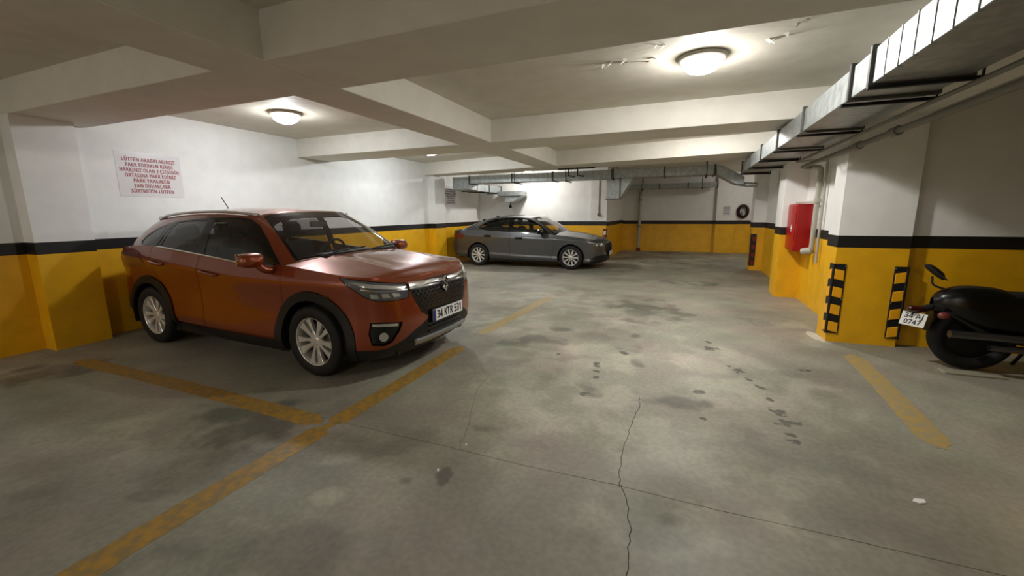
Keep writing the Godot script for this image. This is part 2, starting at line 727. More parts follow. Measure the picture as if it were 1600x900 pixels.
func floor_slabs() -> void:
	var root := place("floor")
	var img := concrete_image()
	var fm := mat(Color.WHITE, 0.72)
	fm.albedo_texture = ImageTexture.create_from_image(img)
	fm.texture_repeat = true
	fm.detail_enabled = true
	fm.detail_blend_mode = BaseMaterial3D.BLEND_MODE_MUL
	fm.detail_albedo = noise_tex(0.035, Color(0.935, 0.935, 0.935), Color(1, 1, 1), 512, 21, 6)
	fm.detail_uv_layer = BaseMaterial3D.DETAIL_UV_2
	fm.uv2_triplanar = true
	fm.uv2_world_triplanar = true
	fm.uv2_scale = Vector3(1.1, 1.1, 1.1)
	fm.roughness_texture = noise_tex(0.02, Color(0.75, 0.75, 0.75), Color(1, 1, 1), 512, 22, 4)
	M.floor = fm
	# outline of the whole floor, split by the saw-cut joint and the cracks
	var pieces := [poly([WL - 0.2, -17.1, 6.4, -17.1, 6.4, 5.4, WL - 0.2, 5.4])]
	var cuts := [
		strip([Vector2(-7.2, -2.105), Vector2(-1.25, -2.108), Vector2(-0.79, -2.099), Vector2(-0.237, -2.117), Vector2(0.236, -2.103), Vector2(0.66, -2.112), Vector2(7.0, -2.10)], 0.0022),
		strip(jag([Vector2(-0.10, 5.6), Vector2(-0.08, 0.0), Vector2(-0.10, -1.0), Vector2(-0.135, -1.539), Vector2(-0.139, -1.66), Vector2(-0.155, -1.843), Vector2(-0.195, -2.025), Vector2(-0.237, -2.13)], 31), 0.002),
		strip(jag([Vector2(-0.237, -2.10), Vector2(-0.264, -2.273), Vector2(-0.274, -2.475), Vector2(-0.263, -2.62), Vector2(-0.264, -2.774), Vector2(-0.249, -2.982), Vector2(-0.233, -3.148), Vector2(-0.255, -3.316)], 32), 0.0018),
		strip(jag([Vector2(-1.20, -2.10), Vector2(-1.258, -2.157), Vector2(-1.314, -2.363), Vector2(-1.436, -2.68), Vector2(-1.534, -2.935), Vector2(-1.593, -3.355)], 33), 0.0010),
	]
	for c in cuts:
		var next := []
		for p in pieces:
			next.append_array(Geometry2D.clip_polygons(p, c))
		pieces = next
	for p in pieces:
		if p.size() < 3 or Geometry2D.is_polygon_clockwise(p):
			continue
		var t := Tri.new()
		var idx := Geometry2D.triangulate_polygon(p)
		for k in idx.size():
			var v: Vector2 = p[idx[k]]
			t.p.append(Vector3(v.x, 0, v.y))
			t.n.append(Vector3.UP)
			t.q.append(floor_uv(v))
		for i in p.size():
			var a: Vector2 = p[i]
			var b: Vector2 = p[(i + 1) % p.size()]
			var e := b - a
			var s := Tri.new()
			s.quad(Vector3(a.x, 0, a.y), Vector3(b.x, 0, b.y), Vector3(b.x, -0.05, b.y), Vector3(a.x, -0.05, a.y), Vector3(e.y, 0, -e.x))
			for k in s.p.size():
				s.q[k] = floor_uv(Vector2(s.p[k].x, s.p[k].z))
			t.join(s)
		t.textured = true
		part(t, "slab", M.floor, root)
	var bed := mat(Color(0.10, 0.095, 0.085), 0.9)
	part(span(Vector3(WL - 0.2, -0.15, -17.1), Vector3(6.4, -0.05, 5.4)), "bed", bed, root)
	# painted bay lines: thin coats with worn edges
	var lm := mat(Color.WHITE, 0.55)
	lm.albedo_texture = noise_tex(0.03, Color(0.52, 0.44, 0.27), Color(0.66, 0.50, 0.17), 512, 41, 5)
	lm.uv1_triplanar = true
	lm.uv1_world_triplanar = true
	lm.uv1_scale = Vector3(0.8, 0.8, 0.8)
	var faint := lm.duplicate()
	faint.albedo_texture = noise_tex(0.03, Color(0.58, 0.54, 0.43), Color(0.66, 0.55, 0.30), 512, 42, 5)
	for l in [[Vector2(-2.255, 3.0), Vector2(-2.255, -0.6), Vector2(-2.25, -2.03), 0.085, 51], [Vector2(-2.24, -2.03), Vector2(-2.235, -3.0), Vector2(-2.235, -3.95), 0.08, 56], [Vector2(-2.26, -4.45), Vector2(-2.2, -5.5), Vector2(-2.13, -6.95), 0.085, 52], [Vector2(-5.75, -2.115), Vector2(-4.0, -2.10), Vector2(-2.33, -2.05), 0.08, 53], [Vector2(1.68, -5.15), Vector2(1.64, -4.2), Vector2(1.575, -3.22), 0.085, 54]]:
		part(paint_coat([l[0], l[1], l[2]], l[3], l[4]), "painted_line", faint if l[4] == 52 or l[4] == 54 else lm, root)
	# dab of chalky filler at the foot of the right pillar
	var ch := paint_coat([Vector2(1.50, -6.0), Vector2(1.52, -5.75), Vector2(1.56, -5.55)], 0.06, 55)
	part(ch, "plaster_spill", M.chalk, root)


func floor_uv(v: Vector2) -> Vector2:
	return Vector2((v.x + 6.7) / 9.6, (v.y + 9.6) / 9.6)


func strip(path: Array, half: float) -> PackedVector2Array:
	var l := []
	var r := []
	for i in path.size():
		var d: Vector2 = (Vector2(path[min(i + 1, path.size() - 1)]) - Vector2(path[max(i - 1, 0)])).normalized()
		var o := Vector2(-d.y, d.x) * half
		l.append(Vector2(path[i]) + o)
		r.append(Vector2(path[i]) - o)
	r.reverse()
	var o := PackedVector2Array(l + r)
	if Geometry2D.is_polygon_clockwise(o):
		o.reverse()
	return o


func jag(path: Array, sd: int) -> Array:
	var rng := RandomNumberGenerator.new()
	rng.seed = sd
	var r := [path[0]]
	for i in path.size() - 1:
		var a: Vector2 = path[i]
		var b: Vector2 = path[i + 1]
		var n := int(clampf(a.distance_to(b) / 0.035, 2, 40))
		for k in range(1, n):
			var o := (b - a).orthogonal().normalized()
			r.append(a.lerp(b, float(k) / n) + o * rng.randf_range(-0.009, 0.009))
		r.append(b)
	return r


# thin coat of paint along a path with ragged edges, a millimetre thick
func paint_coat(path: Array, half: float, sd: int) -> Tri:
	var rng := RandomNumberGenerator.new()
	rng.seed = sd
	var nz := noise(1.3, FastNoiseLite.TYPE_SIMPLEX, 4, sd)
	var pts := []
	for i in path.size() - 1:
		var n := int(max(3, Vector2(path[i]).distance_to(path[i + 1]) / 0.03))
		for k in n:
			pts.append(cat(path, i + float(k) / n))
	pts.append(path[-1])
	var t := Tri.new()
	var prev := []
	for i in pts.size():
		var d: Vector2 = (Vector2(pts[min(i + 1, pts.size() - 1)]) - Vector2(pts[max(i - 1, 0)])).normalized()
		var o := Vector2(-d.y, d.x)
		var end: float = clampf(min(i, pts.size() - 1 - i) / 3.0, 0.35, 1.0)
		var a: Vector2 = pts[i] + o * half * end * (1.0 + 0.12 * nz.get_noise_2d(i * 0.9, 3.0) + rng.randf_range(-0.02, 0.02))
		var b: Vector2 = pts[i] - o * half * end * (1.0 + 0.12 * nz.get_noise_2d(i * 0.9, 90.0) + rng.randf_range(-0.02, 0.02))
		if prev.size():
			t.quad(Vector3(prev[0].x, 0.0012, prev[0].y), Vector3(a.x, 0.0012, a.y), Vector3(b.x, 0.0012, b.y), Vector3(prev[1].x, 0.0012, prev[1].y), Vector3.UP)
			t.quad(Vector3(prev[0].x, 0.0012, prev[0].y), Vector3(a.x, 0.0012, a.y), Vector3(a.x, -0.001, a.y), Vector3(prev[0].x, -0.001, prev[0].y), Vector3(o.x, 0, o.y))
			t.quad(Vector3(prev[1].x, 0.0012, prev[1].y), Vector3(b.x, 0.0012, b.y), Vector3(b.x, -0.001, b.y), Vector3(prev[1].x, -0.001, prev[1].y), Vector3(-o.x, 0, -o.y))
		prev = [a, b]
	return t


# stains seen on the concrete: x, z, half length, half width, turn, kind (d dark drip, m grimy patch, s faint smear, p pale worn, g greenish pale, w cement white)
const STAINS := [
	[0.35, -4.85, 0.07, 0.07, -0.36, "d"], [0.34, -5.09, 0.03, 0.05, -0.36, "d"], [0.54, -4.23, 0.05, 0.06, -0.37, "d"], [0.47, -4.34, 0.02, 0.03, -0.37, "d"],
	[0.61, -4.03, 0.02, 0.04, -0.37, "d"], [0.68, -3.87, 0.03, 0.06, -0.37, "d"], [0.70, -3.64, 0.03, 0.04, -0.37, "d"], [0.73, -3.41, 0.05, 0.07, -0.37, "d"],
	[0.75, -3.25, 0.08, 0.05, -0.37, "d"], [0.74, -3.07, 0.03, 0.03, -0.37, "d"], [0.74, -2.97, 0.04, 0.04, -0.37, "d"], [0.19, -3.59, 0.04, 0.05, -0.37, "d"],
	[0.21, -3.11, 0.02, 0.02, -0.37, "d"], [1.12, -4.47, 0.05, 0.04, -0.37, "d"], [-0.71, -3.92, 0.04, 0.07, -0.37, "d"], [-0.69, -3.75, 0.03, 0.04, -0.37, "d"],
	[-0.66, -3.59, 0.03, 0.04, -0.37, "d"], [-0.67, -3.21, 0.04, 0.04, -0.37, "d"], [-0.67, -3.35, 0.07, 0.11, -0.37, "m"], [-0.51, -4.52, 0.10, 0.10, -0.36, "m"],
	[-0.51, -4.38, 0.05, 0.05, -0.36, "d"], [-0.47, -5.06, 0.05, 0.06, -0.36, "m"], [-0.33, -4.10, 0.05, 0.09, -0.37, "m"], [-1.15, -4.08, 0.02, 0.04, -0.37, "d"],
	[-0.48, -6.52, 0.36, 0.57, -0.35, "m"], [-0.55, -6.37, 0.25, 0.25, -0.35, "m"], [0.02, -3.28, 0.17, 0.10, -0.37, "m"], [-0.00, -3.31, 0.12, 0.07, -0.37, "m"],
	[-1.31, -4.55, 0.17, 0.12, -0.36, "m"], [-1.68, -4.41, 0.20, 0.15, -0.36, "m"], [-1.37, -5.08, 0.12, 0.11, -0.36, "m"], [-0.95, -4.80, 0.26, 0.15, -0.36, "s"],
	[-1.17, -2.42, 0.09, 0.05, -0.37, "m"], [0.21, -10.07, 0.49, 0.58, -0.34, "m"], [-0.34, -10.18, 0.34, 0.48, -0.34, "s"], [0.93, -6.29, 0.15, 0.22, -0.36, "s"],
	[0.97, -4.32, 0.07, 0.07, -0.37, "s"], [1.13, -3.89, 0.07, 0.07, -0.37, "s"], [-0.01, -1.95, 0.05, 0.04, -0.38, "m"], [0.75, -3.23, 0.13, 0.18, -0.37, "s"],
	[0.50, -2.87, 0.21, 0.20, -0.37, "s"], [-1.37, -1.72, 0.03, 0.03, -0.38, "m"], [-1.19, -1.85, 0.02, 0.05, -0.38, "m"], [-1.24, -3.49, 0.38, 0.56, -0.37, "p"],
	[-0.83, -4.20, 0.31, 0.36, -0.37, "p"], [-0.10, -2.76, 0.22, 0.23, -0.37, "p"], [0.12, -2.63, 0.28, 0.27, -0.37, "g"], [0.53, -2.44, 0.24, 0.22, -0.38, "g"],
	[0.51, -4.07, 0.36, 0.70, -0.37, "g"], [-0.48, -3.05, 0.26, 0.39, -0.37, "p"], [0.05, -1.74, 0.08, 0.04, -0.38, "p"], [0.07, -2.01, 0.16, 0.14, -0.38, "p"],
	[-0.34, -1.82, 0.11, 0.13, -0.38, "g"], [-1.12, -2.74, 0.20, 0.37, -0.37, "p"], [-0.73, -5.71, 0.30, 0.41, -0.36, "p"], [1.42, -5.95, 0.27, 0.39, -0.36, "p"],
	[-2.21, -5.16, 0.46, 0.41, -0.36, "p"], [-2.08, -6.83, 0.58, 0.64, -0.35, "p"], [-0.14, -2.36, 0.11, 0.12, -0.38, "g"], [0.27, -3.48, 0.18, 0.22, -0.37, "g"],
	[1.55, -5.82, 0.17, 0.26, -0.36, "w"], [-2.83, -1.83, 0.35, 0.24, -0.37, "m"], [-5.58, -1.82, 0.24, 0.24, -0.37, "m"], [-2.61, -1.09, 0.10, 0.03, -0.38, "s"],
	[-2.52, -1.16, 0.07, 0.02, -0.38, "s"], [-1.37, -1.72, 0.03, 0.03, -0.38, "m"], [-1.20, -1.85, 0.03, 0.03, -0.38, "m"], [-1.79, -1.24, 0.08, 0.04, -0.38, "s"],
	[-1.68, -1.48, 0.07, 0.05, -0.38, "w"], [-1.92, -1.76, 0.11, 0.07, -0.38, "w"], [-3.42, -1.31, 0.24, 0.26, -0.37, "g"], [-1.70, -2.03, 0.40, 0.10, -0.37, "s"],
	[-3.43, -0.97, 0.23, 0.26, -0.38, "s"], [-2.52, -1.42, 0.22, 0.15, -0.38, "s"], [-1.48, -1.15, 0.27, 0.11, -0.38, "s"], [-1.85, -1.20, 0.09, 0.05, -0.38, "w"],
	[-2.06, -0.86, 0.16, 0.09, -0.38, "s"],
]


func concrete_image() -> Image:
	var size := 1400
	var per := size / 9.6
	var lowf := noise(0.0035, FastNoiseLite.TYPE_SIMPLEX_SMOOTH, 5, 61).get_image(size, size, false, false, false).get_data()
	var mid := noise(0.014, FastNoiseLite.TYPE_SIMPLEX_SMOOTH, 5, 62).get_image(size, size, false, false, false).get_data()
	var hue := noise(0.006, FastNoiseLite.TYPE_SIMPLEX_SMOOTH, 3, 63).get_image(size, size, false, false, false).get_data()
	# how strongly each kind of stain covers each pixel
	var dark := PackedFloat32Array()
	dark.resize(size * size)
	var pale := dark.duplicate()
	var ragged := noise(0.07, FastNoiseLite.TYPE_SIMPLEX, 5, 64)
	var cloudy := noise(0.016, FastNoiseLite.TYPE_SIMPLEX_SMOOTH, 5, 65)
	for s in STAINS:
		var k: String = s[5]
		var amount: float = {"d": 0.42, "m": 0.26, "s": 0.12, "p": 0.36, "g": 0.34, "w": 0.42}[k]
		var grow := 1.05 if k == "d" else 1.6
		var c := Vector2((s[0] + 6.7) * per, (s[1] + 9.6) * per)
		var a: float = max(s[2], 0.02) * per * grow
		var b: float = max(s[3], 0.02) * per * grow
		var r := int(max(a, b) * 1.3) + 2
		var cs := cos(s[4])
		var sn := sin(s[4])
		for y in range(max(0, int(c.y) - r), min(size, int(c.y) + r)):
			for x in range(max(0, int(c.x) - r), min(size, int(c.x) + r)):
				var dx := x - c.x
				var dy := y - c.y
				var u := (dx * cs + dy * sn) / a
				var v := (-dx * sn + dy * cs) / b
				var e := u * u + v * v
				if e > 1.7:
					continue
				var f := 1.0 - e + (ragged.get_noise_2d(x, y) * 1.5 if k == "d" else cloudy.get_noise_2d(x, y) * 1.9)
				f = clampf(f * (1.5 if k == "d" else 0.9), 0.0, 1.0) * amount
				var i := y * size + x
				if k == "d" or k == "m" or k == "s":
					dark[i] = max(dark[i], f)
				else:
					pale[i] = max(pale[i], f)
	var out := PackedByteArray()
	out.resize(size * size * 3)
	for i in size * size:
		var g := 143.0 + (lowf[i] - 128) * 0.22 + (mid[i] - 128) * 0.08
		var h := (hue[i] - 128) * 0.035
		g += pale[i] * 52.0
		g *= 1.0 - dark[i]
		var j := i * 3
		out[j] = clampi(int(g * 1.02 - h), 0, 255)
		out[j + 1] = clampi(int(g * 0.995 + h * 0.6), 0, 255)
		out[j + 2] = clampi(int(g * 0.885 - h * 0.3), 0, 255)
	return Image.create_from_data(size, size, false, Image.FORMAT_RGB8, out)


# ---------------------------------------------------------------- ducts, pipes, guards, signs
const Z_TO_Y := Transform3D(Basis(Vector3(1, 0, 0), Vector3(0, 0, -1), Vector3(0, 1, 0)), Vector3.ZERO)


# a length of sheet metal duct with standing seams; axis 2 runs along z, axis 0 along x
func duct_run(root: Node3D, a: Vector3, b: Vector3, axis: int, joints: Array, rib := 0.16, hang := 0.02, plain_below := -99.0) -> void:
	var lo := a.min(b)
	var hi := a.max(b)
	for i in joints.size() - 1:
		var s0 := lo
		var s1 := hi
		s0[axis] = joints[i] + 0.016
		s1[axis] = joints[i + 1] - 0.016
		var t := span(s0, s1, 0.004)
		var n := int((s1[axis] - s0[axis]) / rib) if joints[i] >= plain_below else 0
		for k in range(1, n):
			var r0 := s0 - Vector3(0.0045, 0.0045, 0.0045)
			var r1 := s1 + Vector3(0.0045, 0.0045, 0.0045)
			var c: float = lerp(s0[axis], s1[axis], float(k) / n)
			if axis == 2:
				r1.x = s0.x + 0.02
			else:
				r0.z = s1.z - 0.02
			r0[axis] = c - 0.006
			r1[axis] = c + 0.006
			t.join(span(r0, r1, 0.003))
		part(t, "duct_section", M.galv, root)
	for j in joints:
		var f0 := lo - Vector3.ONE * hang
		var f1 := hi + Vector3.ONE * hang
		f0[axis] = j - 0.018
		f1[axis] = j + 0.018
		part(span(f0, f1, 0.003), "flange", M.galv_dark, root)


func hanger(root: Node3D, c: Vector3, half: float, along_z: bool, top: float) -> void:
	var e := Vector3(0, 0, half) if along_z else Vector3(half, 0, 0)
	var w := Vector3(0.016, 0.011, 0.0) if along_z else Vector3(0.0, 0.011, 0.016)
	var t := span(c - e - w, c + e + w, 0.003)
	for s in ([-1.0, 1.0] if along_z else [1.0]):
		var p: Vector3 = c + e * s * 0.97
		t.join(tube([p + Vector3(0, -0.02, 0), Vector3(p.x, top, p.z)], 0.007, 8))
	part(t, "hanger", M.iron, root)


func services() -> void:
	# main duct along the right side
	var t := thing("air_duct", "long galvanised sheet metal duct hung along the right side of the ceiling", "duct", Vector3.ZERO)
	duct_run(t, Vector3(1.03, 2.245, -10.0), Vector3(1.50, 2.455, 4.2), 2, [-9.95, -8.76, -7.6, -6.35, -5.10, -3.80, -3.44, -2.2, -1.0, 0.2, 1.4, 2.8, 4.2], 0.16, 0.02, -3.45)
	for z in [-9.9, -8.70, -7.54, -6.41, -5.16, -3.86, -3.38, -1.06, 1.34]:
		hanger(t, Vector3(1.265, 2.212, z), 0.27, false, BEAM if z < -8.6 else CEIL)
	# cross duct below the third beam
	t = thing("air_duct", "galvanised duct crossing the car park behind the third beam", "duct", Vector3.ZERO)
	duct_run(t, Vector3(-5.62, 2.29, -11.12), Vector3(0.58, 2.49, -10.6), 0, [-5.6, -4.33, -3.2, -1.70, -0.5, 0.56], 0.11)
	for x in [-4.25, -2.85, -1.66, 0.4]:
		hanger(t, Vector3(x, 2.262, -10.86), 0.3, true, CEIL)
	var el := Tri.new()
	el.join(prism(poly([0.58, 2.49, 0.72, 2.47, 1.16, 2.22, 1.16, 2.06, 1.02, 2.06, 0.60, 2.29]), -11.1, -10.62, 0.004))
	part(el, "elbow", M.galv, t)
	part(tube(smooth_path([Vector3(1.0, 2.10, -10.85), Vector3(1.2, 2.06, -10.8), Vector3(1.42, 2.04, -10.72)], 5), 0.05, 14), "spout", M.galv, t)
	# drop box below the cross duct
	part(prism(poly([-1.83, 2.29, -1.20, 2.29, -1.50, 1.80, -1.83, 1.80]), -11.1, -10.66, 0.005), "drop_box", M.galv, t)
	part(span(Vector3(-1.86, 1.785, -10.68), Vector3(-1.47, 1.805, -10.64), 0.003), "flange", M.galv_dark, t)
	part(span(Vector3(-1.515, 1.80, -10.68), Vector3(-1.485, 2.29, -10.645), 0.003), "flange", M.galv_dark, t)
	# branch that runs back along the left wall
	t = thing("air_duct", "short galvanised branch duct running back along the left wall above the grey car", "duct", Vector3.ZERO)
	duct_run(t, Vector3(-6.15, 2.12, -12.95), Vector3(-5.66, 2.32, -11.15), 2, [-12.93, -12.0, -11.17], 0.13)
	part(span(Vector3(-6.15, 2.13, -11.13), Vector3(-5.64, 2.48, -10.62), 0.006), "elbow", M.galv, t)
	part(span(Vector3(-5.66, 2.02, -13.12), Vector3(-4.82, 2.16, -12.62), 0.006), "end_box", M.galv, t)
	part(prism(poly([-5.42, 2.02, -4.86, 2.02, -5.12, 1.82, -5.42, 1.82]), -13.1, -12.66, 0.004), "hood", M.galv, t)
	hanger(t, Vector3(-5.9, 2.10, -11.6), 0.3, false, CEIL)
	# small horn under the branch
	t = thing("alarm_horn", "small black horn under the branch duct by the left wall", "horn", Vector3(-5.3, 1.69, -12.85))
	part(lathe([Vector2(0.0, 0.05), Vector2(0.035, 0.05), Vector2(0.045, 0.0), Vector2(0.06, -0.05), Vector2(0.0, -0.05)], 18), "bell", M.iron, t)
	part(tube([Vector3(0, 0.04, 0), Vector3(0, 0.12, 0)], 0.012, 8), "bracket", M.iron, t)
	# low duct by the far wall
	t = thing("air_duct", "low galvanised duct in the shade along the far wall", "duct", Vector3.ZERO)
	duct_run(t, Vector3(-2.2, 2.30, -16.6), Vector3(1.0, 2.46, -16.15), 0, [-2.1, -0.9, 0.05, 0.98], 0.12)
	for x in [-1.5, 0.5]:
		hanger(t, Vector3(x, 2.27, -16.37), 0.27, true, CEIL)
	# pipe pair along the right wall
	t = thing("water_pipe", "grey fire water pipe running under the duct towards the red cabinet", "pipe", Vector3.ZERO)
	part(tube(smooth_path([Vector3(1.52, 2.09, 4.5), Vector3(1.52, 2.09, -2.0), Vector3(1.52, 2.09, -5.2), Vector3(1.52, 2.09, -7.1), Vector3(1.55, 2.09, -7.35), Vector3(1.66, 2.09, -7.45)], 5), 0.026, 14), "pipe_run", M.pipe_grey, t)
	part(tube(smooth_path([Vector3(1.64, 2.09, -7.45), Vector3(1.74, 2.09, -7.46), Vector3(1.785, 2.05, -7.47), Vector3(1.79, 1.9, -7.48), Vector3(1.79, 1.4, -7.5), Vector3(1.79, 0.95, -7.5), Vector3(1.77, 0.88, -7.52), Vector3(1.72, 0.87, -7.58)], 6), 0.036, 14), "riser", M.pipe, t)
	for c in [Vector3(1.52, 2.09, -5.2), Vector3(1.52, 2.09, -4.4), Vector3(1.52, 2.09, -1.6)]:
		part(tube([c - Vector3(0, 0, 0.06), c + Vector3(0, 0, 0.06)], 0.038, 16), "coupling", M.pipe_grey, t)
	for y in [1.85, 1.62]:
		part(tube([Vector3(1.79, y - 0.035, -7.485), Vector3(1.79, y + 0.035, -7.485)], 0.046, 16), "coupling", M.pipe, t)
	part(tube(smooth_path([Vector3(1.70, 0.855, -7.60), Vector3(1.74, 0.87, -7.56), Vector3(1.80, 0.88, -7.50)], 4), 0.05, 14), "elbow", M.pipe, t)
	part(tube([Vector3(1.79, 1.60, -7.46), Vector3(1.62, 1.60, -7.9)], 0.012, 8), "stay", M.pipe, t)
	t = thing("conduit", "thin grey pipe under the duct beside the fire water pipe", "pipe", Vector3.ZERO)
	part(tube([Vector3(1.44, 2.16, 4.5), Vector3(1.44, 2.16, -7.25)], 0.015, 10), "pipe_run", M.pipe_grey, t)
	part(tube(smooth_path([Vector3(1.44, 2.16, -7.24), Vector3(1.77, 2.16, -7.27), Vector3(1.805, 2.1, -7.27), Vector3(1.805, 1.0, -7.27), Vector3(1.805, 0.72, -7.27)], 5), 0.018, 10), "riser", M.pipe, t)
	# fire hose cabinet
	t = thing("fire_hose_cabinet", "red steel fire hose cabinet with a white cross on the right wall", "cabinet", Vector3(1.71, 0.84, -8.03))
	part(span(Vector3(-0.10, 0.0, -0.29), Vector3(0.135, 0.74, 0.29), 0.008), "body", M.red_box, t)
	part(span(Vector3(-0.112, 0.02, -0.27), Vector3(-0.10, 0.72, 0.27), 0.004), "door", M.red_box, t)
	var cross := poly([-0.015, -0.055, 0.015, -0.055, 0.015, -0.015, 0.045, -0.015, 0.045, 0.015, 0.015, 0.015, 0.015, 0.055, -0.015, 0.055, -0.015, 0.015, -0.045, 0.015, -0.045, -0.015, -0.015, -0.015])
	part(prism(cross, 0.0, 0.003).moved(Transform3D(Basis(Vector3(0, 0, 1), Vector3(0, 1, 0), Vector3(-1, 0, 0)), Vector3(-0.112, 0.36, 0.06))), "cross", M.white_enamel, t)
	# far corner: stand pipe, hose reel, socket conduit
	t = thing("stand_pipe", "pale vertical drain pipe standing against the far wall", "pipe", Vector3(-1.60, 0, -16.82))
	part(tube([Vector3(0, 0, 0), Vector3(0, 2.25, 0)], 0.05, 14), "pipe_run", M.pipe, t)
	part(tube([Vector3(0, 0.0, 0), Vector3(0, 0.12, 0)], 0.07, 14), "foot", M.guard_red, t)
	for y in [0.9, 1.9]:
		part(tube([Vector3(0, y, 0), Vector3(0, y + 0.05, 0)], 0.06, 14), "collar", M.pipe_grey, t)
	t = thing("hose_reel", "dark coiled hose hanging high on the far wall", "hose", Vector3(1.88, 1.47, -16.86))
	for k in 3:
		var ring := []
		for i in 25:
			ring.append(Vector3(cos(TAU * i / 24) * (0.17 - 0.02 * k), sin(TAU * i / 24) * (0.22 - 0.02 * k), 0.02 + 0.035 * k))
		part(tube(ring, 0.03, 8, false), "coil", M.guard_red if k == 1 else M.iron, t)
	part(tube([Vector3(0, 0, -0.04), Vector3(0, 0, 0.12)], 0.05, 12), "hub", M.pipe, t)
	t = thing("wall_socket", "small socket box at the end of a thin conduit on the white pillar", "socket", Vector3(-2.47, 1.42, -13.17))
	part(span(Vector3(-0.04, -0.05, 0.0), Vector3(0.04, 0.03, 0.05), 0.008), "box", M.pipe_grey, t)
	part(tube([Vector3(0, 0.02, 0.018), Vector3(0, 1.02, 0.018)], 0.012, 8), "conduit", M.pipe_grey, t)
	# bracket pair hanging from the long beam
	t = thing("pipe_bracket", "pair of dark bent brackets below the end of the long beam", "bracket", Vector3(-2.6, 0, -9.9))
	for k in 2:
		part(tube([Vector3(0.22 * k, BEAM, 0), Vector3(0.22 * k, 2.33, 0), Vector3(0.22 * k + 0.16, 2.30, 0.02)], 0.016, 8), "arm", M.iron, t)
	part(tube([Vector3(-0.25, BEAM - 0.02, 0), Vector3(0.62, BEAM - 0.02, 0)], 0.016, 8), "rail", M.iron, t)
	# corner guards
	guard(Vector3(1.575, 0.10, -5.615), 0.79, -1, M.guard_yellow, M.rubber, "black and yellow corner guard on the left edge of the near right pillar")
	guard(Vector3(2.205, 0.09, -5.615), 0.79, 1, M.guard_yellow, M.rubber, "black and yellow corner guard on the right edge of the near right pillar")
	guard(Vector3(1.585, 0.12, -11.98), 0.79, -1, M.guard_red, M.rubber, "dark corner guard on the far right pillar")
	guard(Vector3(-2.23, 0.12, -13.17), 0.85, 1, M.guard_white, M.guard_red, "red and white corner guard behind the bonnet of the grey car")


# rubber edge protector: «side» -1 on a left-hand corner, +1 on a right-hand one
func guard(at: Vector3, h: float, side: int, pad: Material, base: Material, label: String) -> void:
	var t := thing("corner_guard", label, "corner guard", at, 0.0, "corner guards on the pillars")
	var w := 0.105
	var b := Tri.new()
	b.join(span(Vector3(-side * w, 0, 0.001), Vector3(side * 0.016, h, 0.013), 0.004))
	b.join(span(Vector3(side * 0.001, 0, -w), Vector3(side * 0.016, h, 0.013), 0.004))
	b.join(tube([Vector3(side * 0.006, 0.0, 0.006), Vector3(side * 0.006, h, 0.006)], 0.014, 10))
	part(b, "rubber_base", base, t)
	var n := 4
	var step := h / n
	for k in n:
		var y0 := step * k + step * 0.16
		var y1 := y0 + step * 0.56
		var lift := step * 0.10
		var a := poly([-side * (w - 0.012), y0 - lift, -side * 0.004, y0, -side * 0.004, y1, -side * (w - 0.012), y1 - lift])
		part(prism(a, 0.010, 0.021, 0.004), "reflective_pad", pad, t)
		var c := prism(a, 0.010, 0.021, 0.004)
		var turn := Transform3D(Basis(Vector3(0, 0, side), Vector3(0, 1, 0), Vector3(side, 0, 0)), Vector3(side * 0.003, 0, 0))
		part(c.moved(turn), "reflective_pad", pad, t)
	for y in [0.02, h / 2, h - 0.02]:
		part(tube([Vector3(-side * (w - 0.008), y, 0.010), Vector3(-side * (w - 0.008), y, 0.017)], 0.006, 8), "bolt", M.galv, t)


# litter on the floor
func litter() -> void:
	var rng := RandomNumberGenerator.new()
	rng.seed = 5
	for s in [[1.20, -2.55, 0.035, "larger white paper scrap on the floor at the right"], [-1.24, -1.87, 0.012, "tiny white paper scrap beside the floor joint, nearer the camera"], [-1.22, -2.17, 0.010, "tiny white paper scrap at the left end of the floor joint"]]:
		var t := thing("paper_scrap", s[3], "litter", Vector3(s[0], 0, s[1]), rng.randf() * TAU, "paper scraps on the floor")
		var k: float = s[2]
		part(prism(poly([-k, -k * 0.4, k * 0.3, -k * 0.6, k * 1.1, 0.0, k * 0.5, k * 0.5, -k * 0.6, k * 0.4]), 0.0, 0.006, 0.001).moved(Transform3D(Basis(Vector3.RIGHT, -PI / 2), Vector3(0, 0, 0))), "scrap", M.white_enamel, t)


const NOTICE := ["LÜTFEN ARABALARINIZI", "PARK EDERKEN KENDİ", "HAKKINIZ OLAN 2 ÇİZGİNİN", "ORTASINA PARK EDİNİZ", "PARK YAPARKEN", "YAN DUVARLARA", "SÜRTMEYİN LÜTFEN"]
const NOTICE_W := [0.60, 0.54, 0.67, 0.58, 0.41, 0.42, 0.49]


func signs() -> void:
	notice(Vector3(WL, 2.005, -3.49), 0.74, 0.56, M.red_ink, 1.0, "white paper notice in red capitals on the wall above the orange car")
	notice(Vector3(WL, 2.01, -11.28), 0.70, 0.56, M.grey_ink, 0.95, "white paper notice in grey capitals on the wall behind the grey car")
	var t := thing("wall_notice", "tiny paper notice on the far lit pillar", "notice", Vector3(1.36, 1.50, -16.75))
	part(span(Vector3(-0.13, -0.17, 0.0), Vector3(0.13, 0.17, 0.003)), "sheet", M.paper, t)
	for k in 5:
		part(span(Vector3(-0.10, -0.115 + 0.055 * k, 0.003), Vector3(0.10, -0.095 + 0.055 * k, 0.004)), "print_line", M.grey_ink, t)


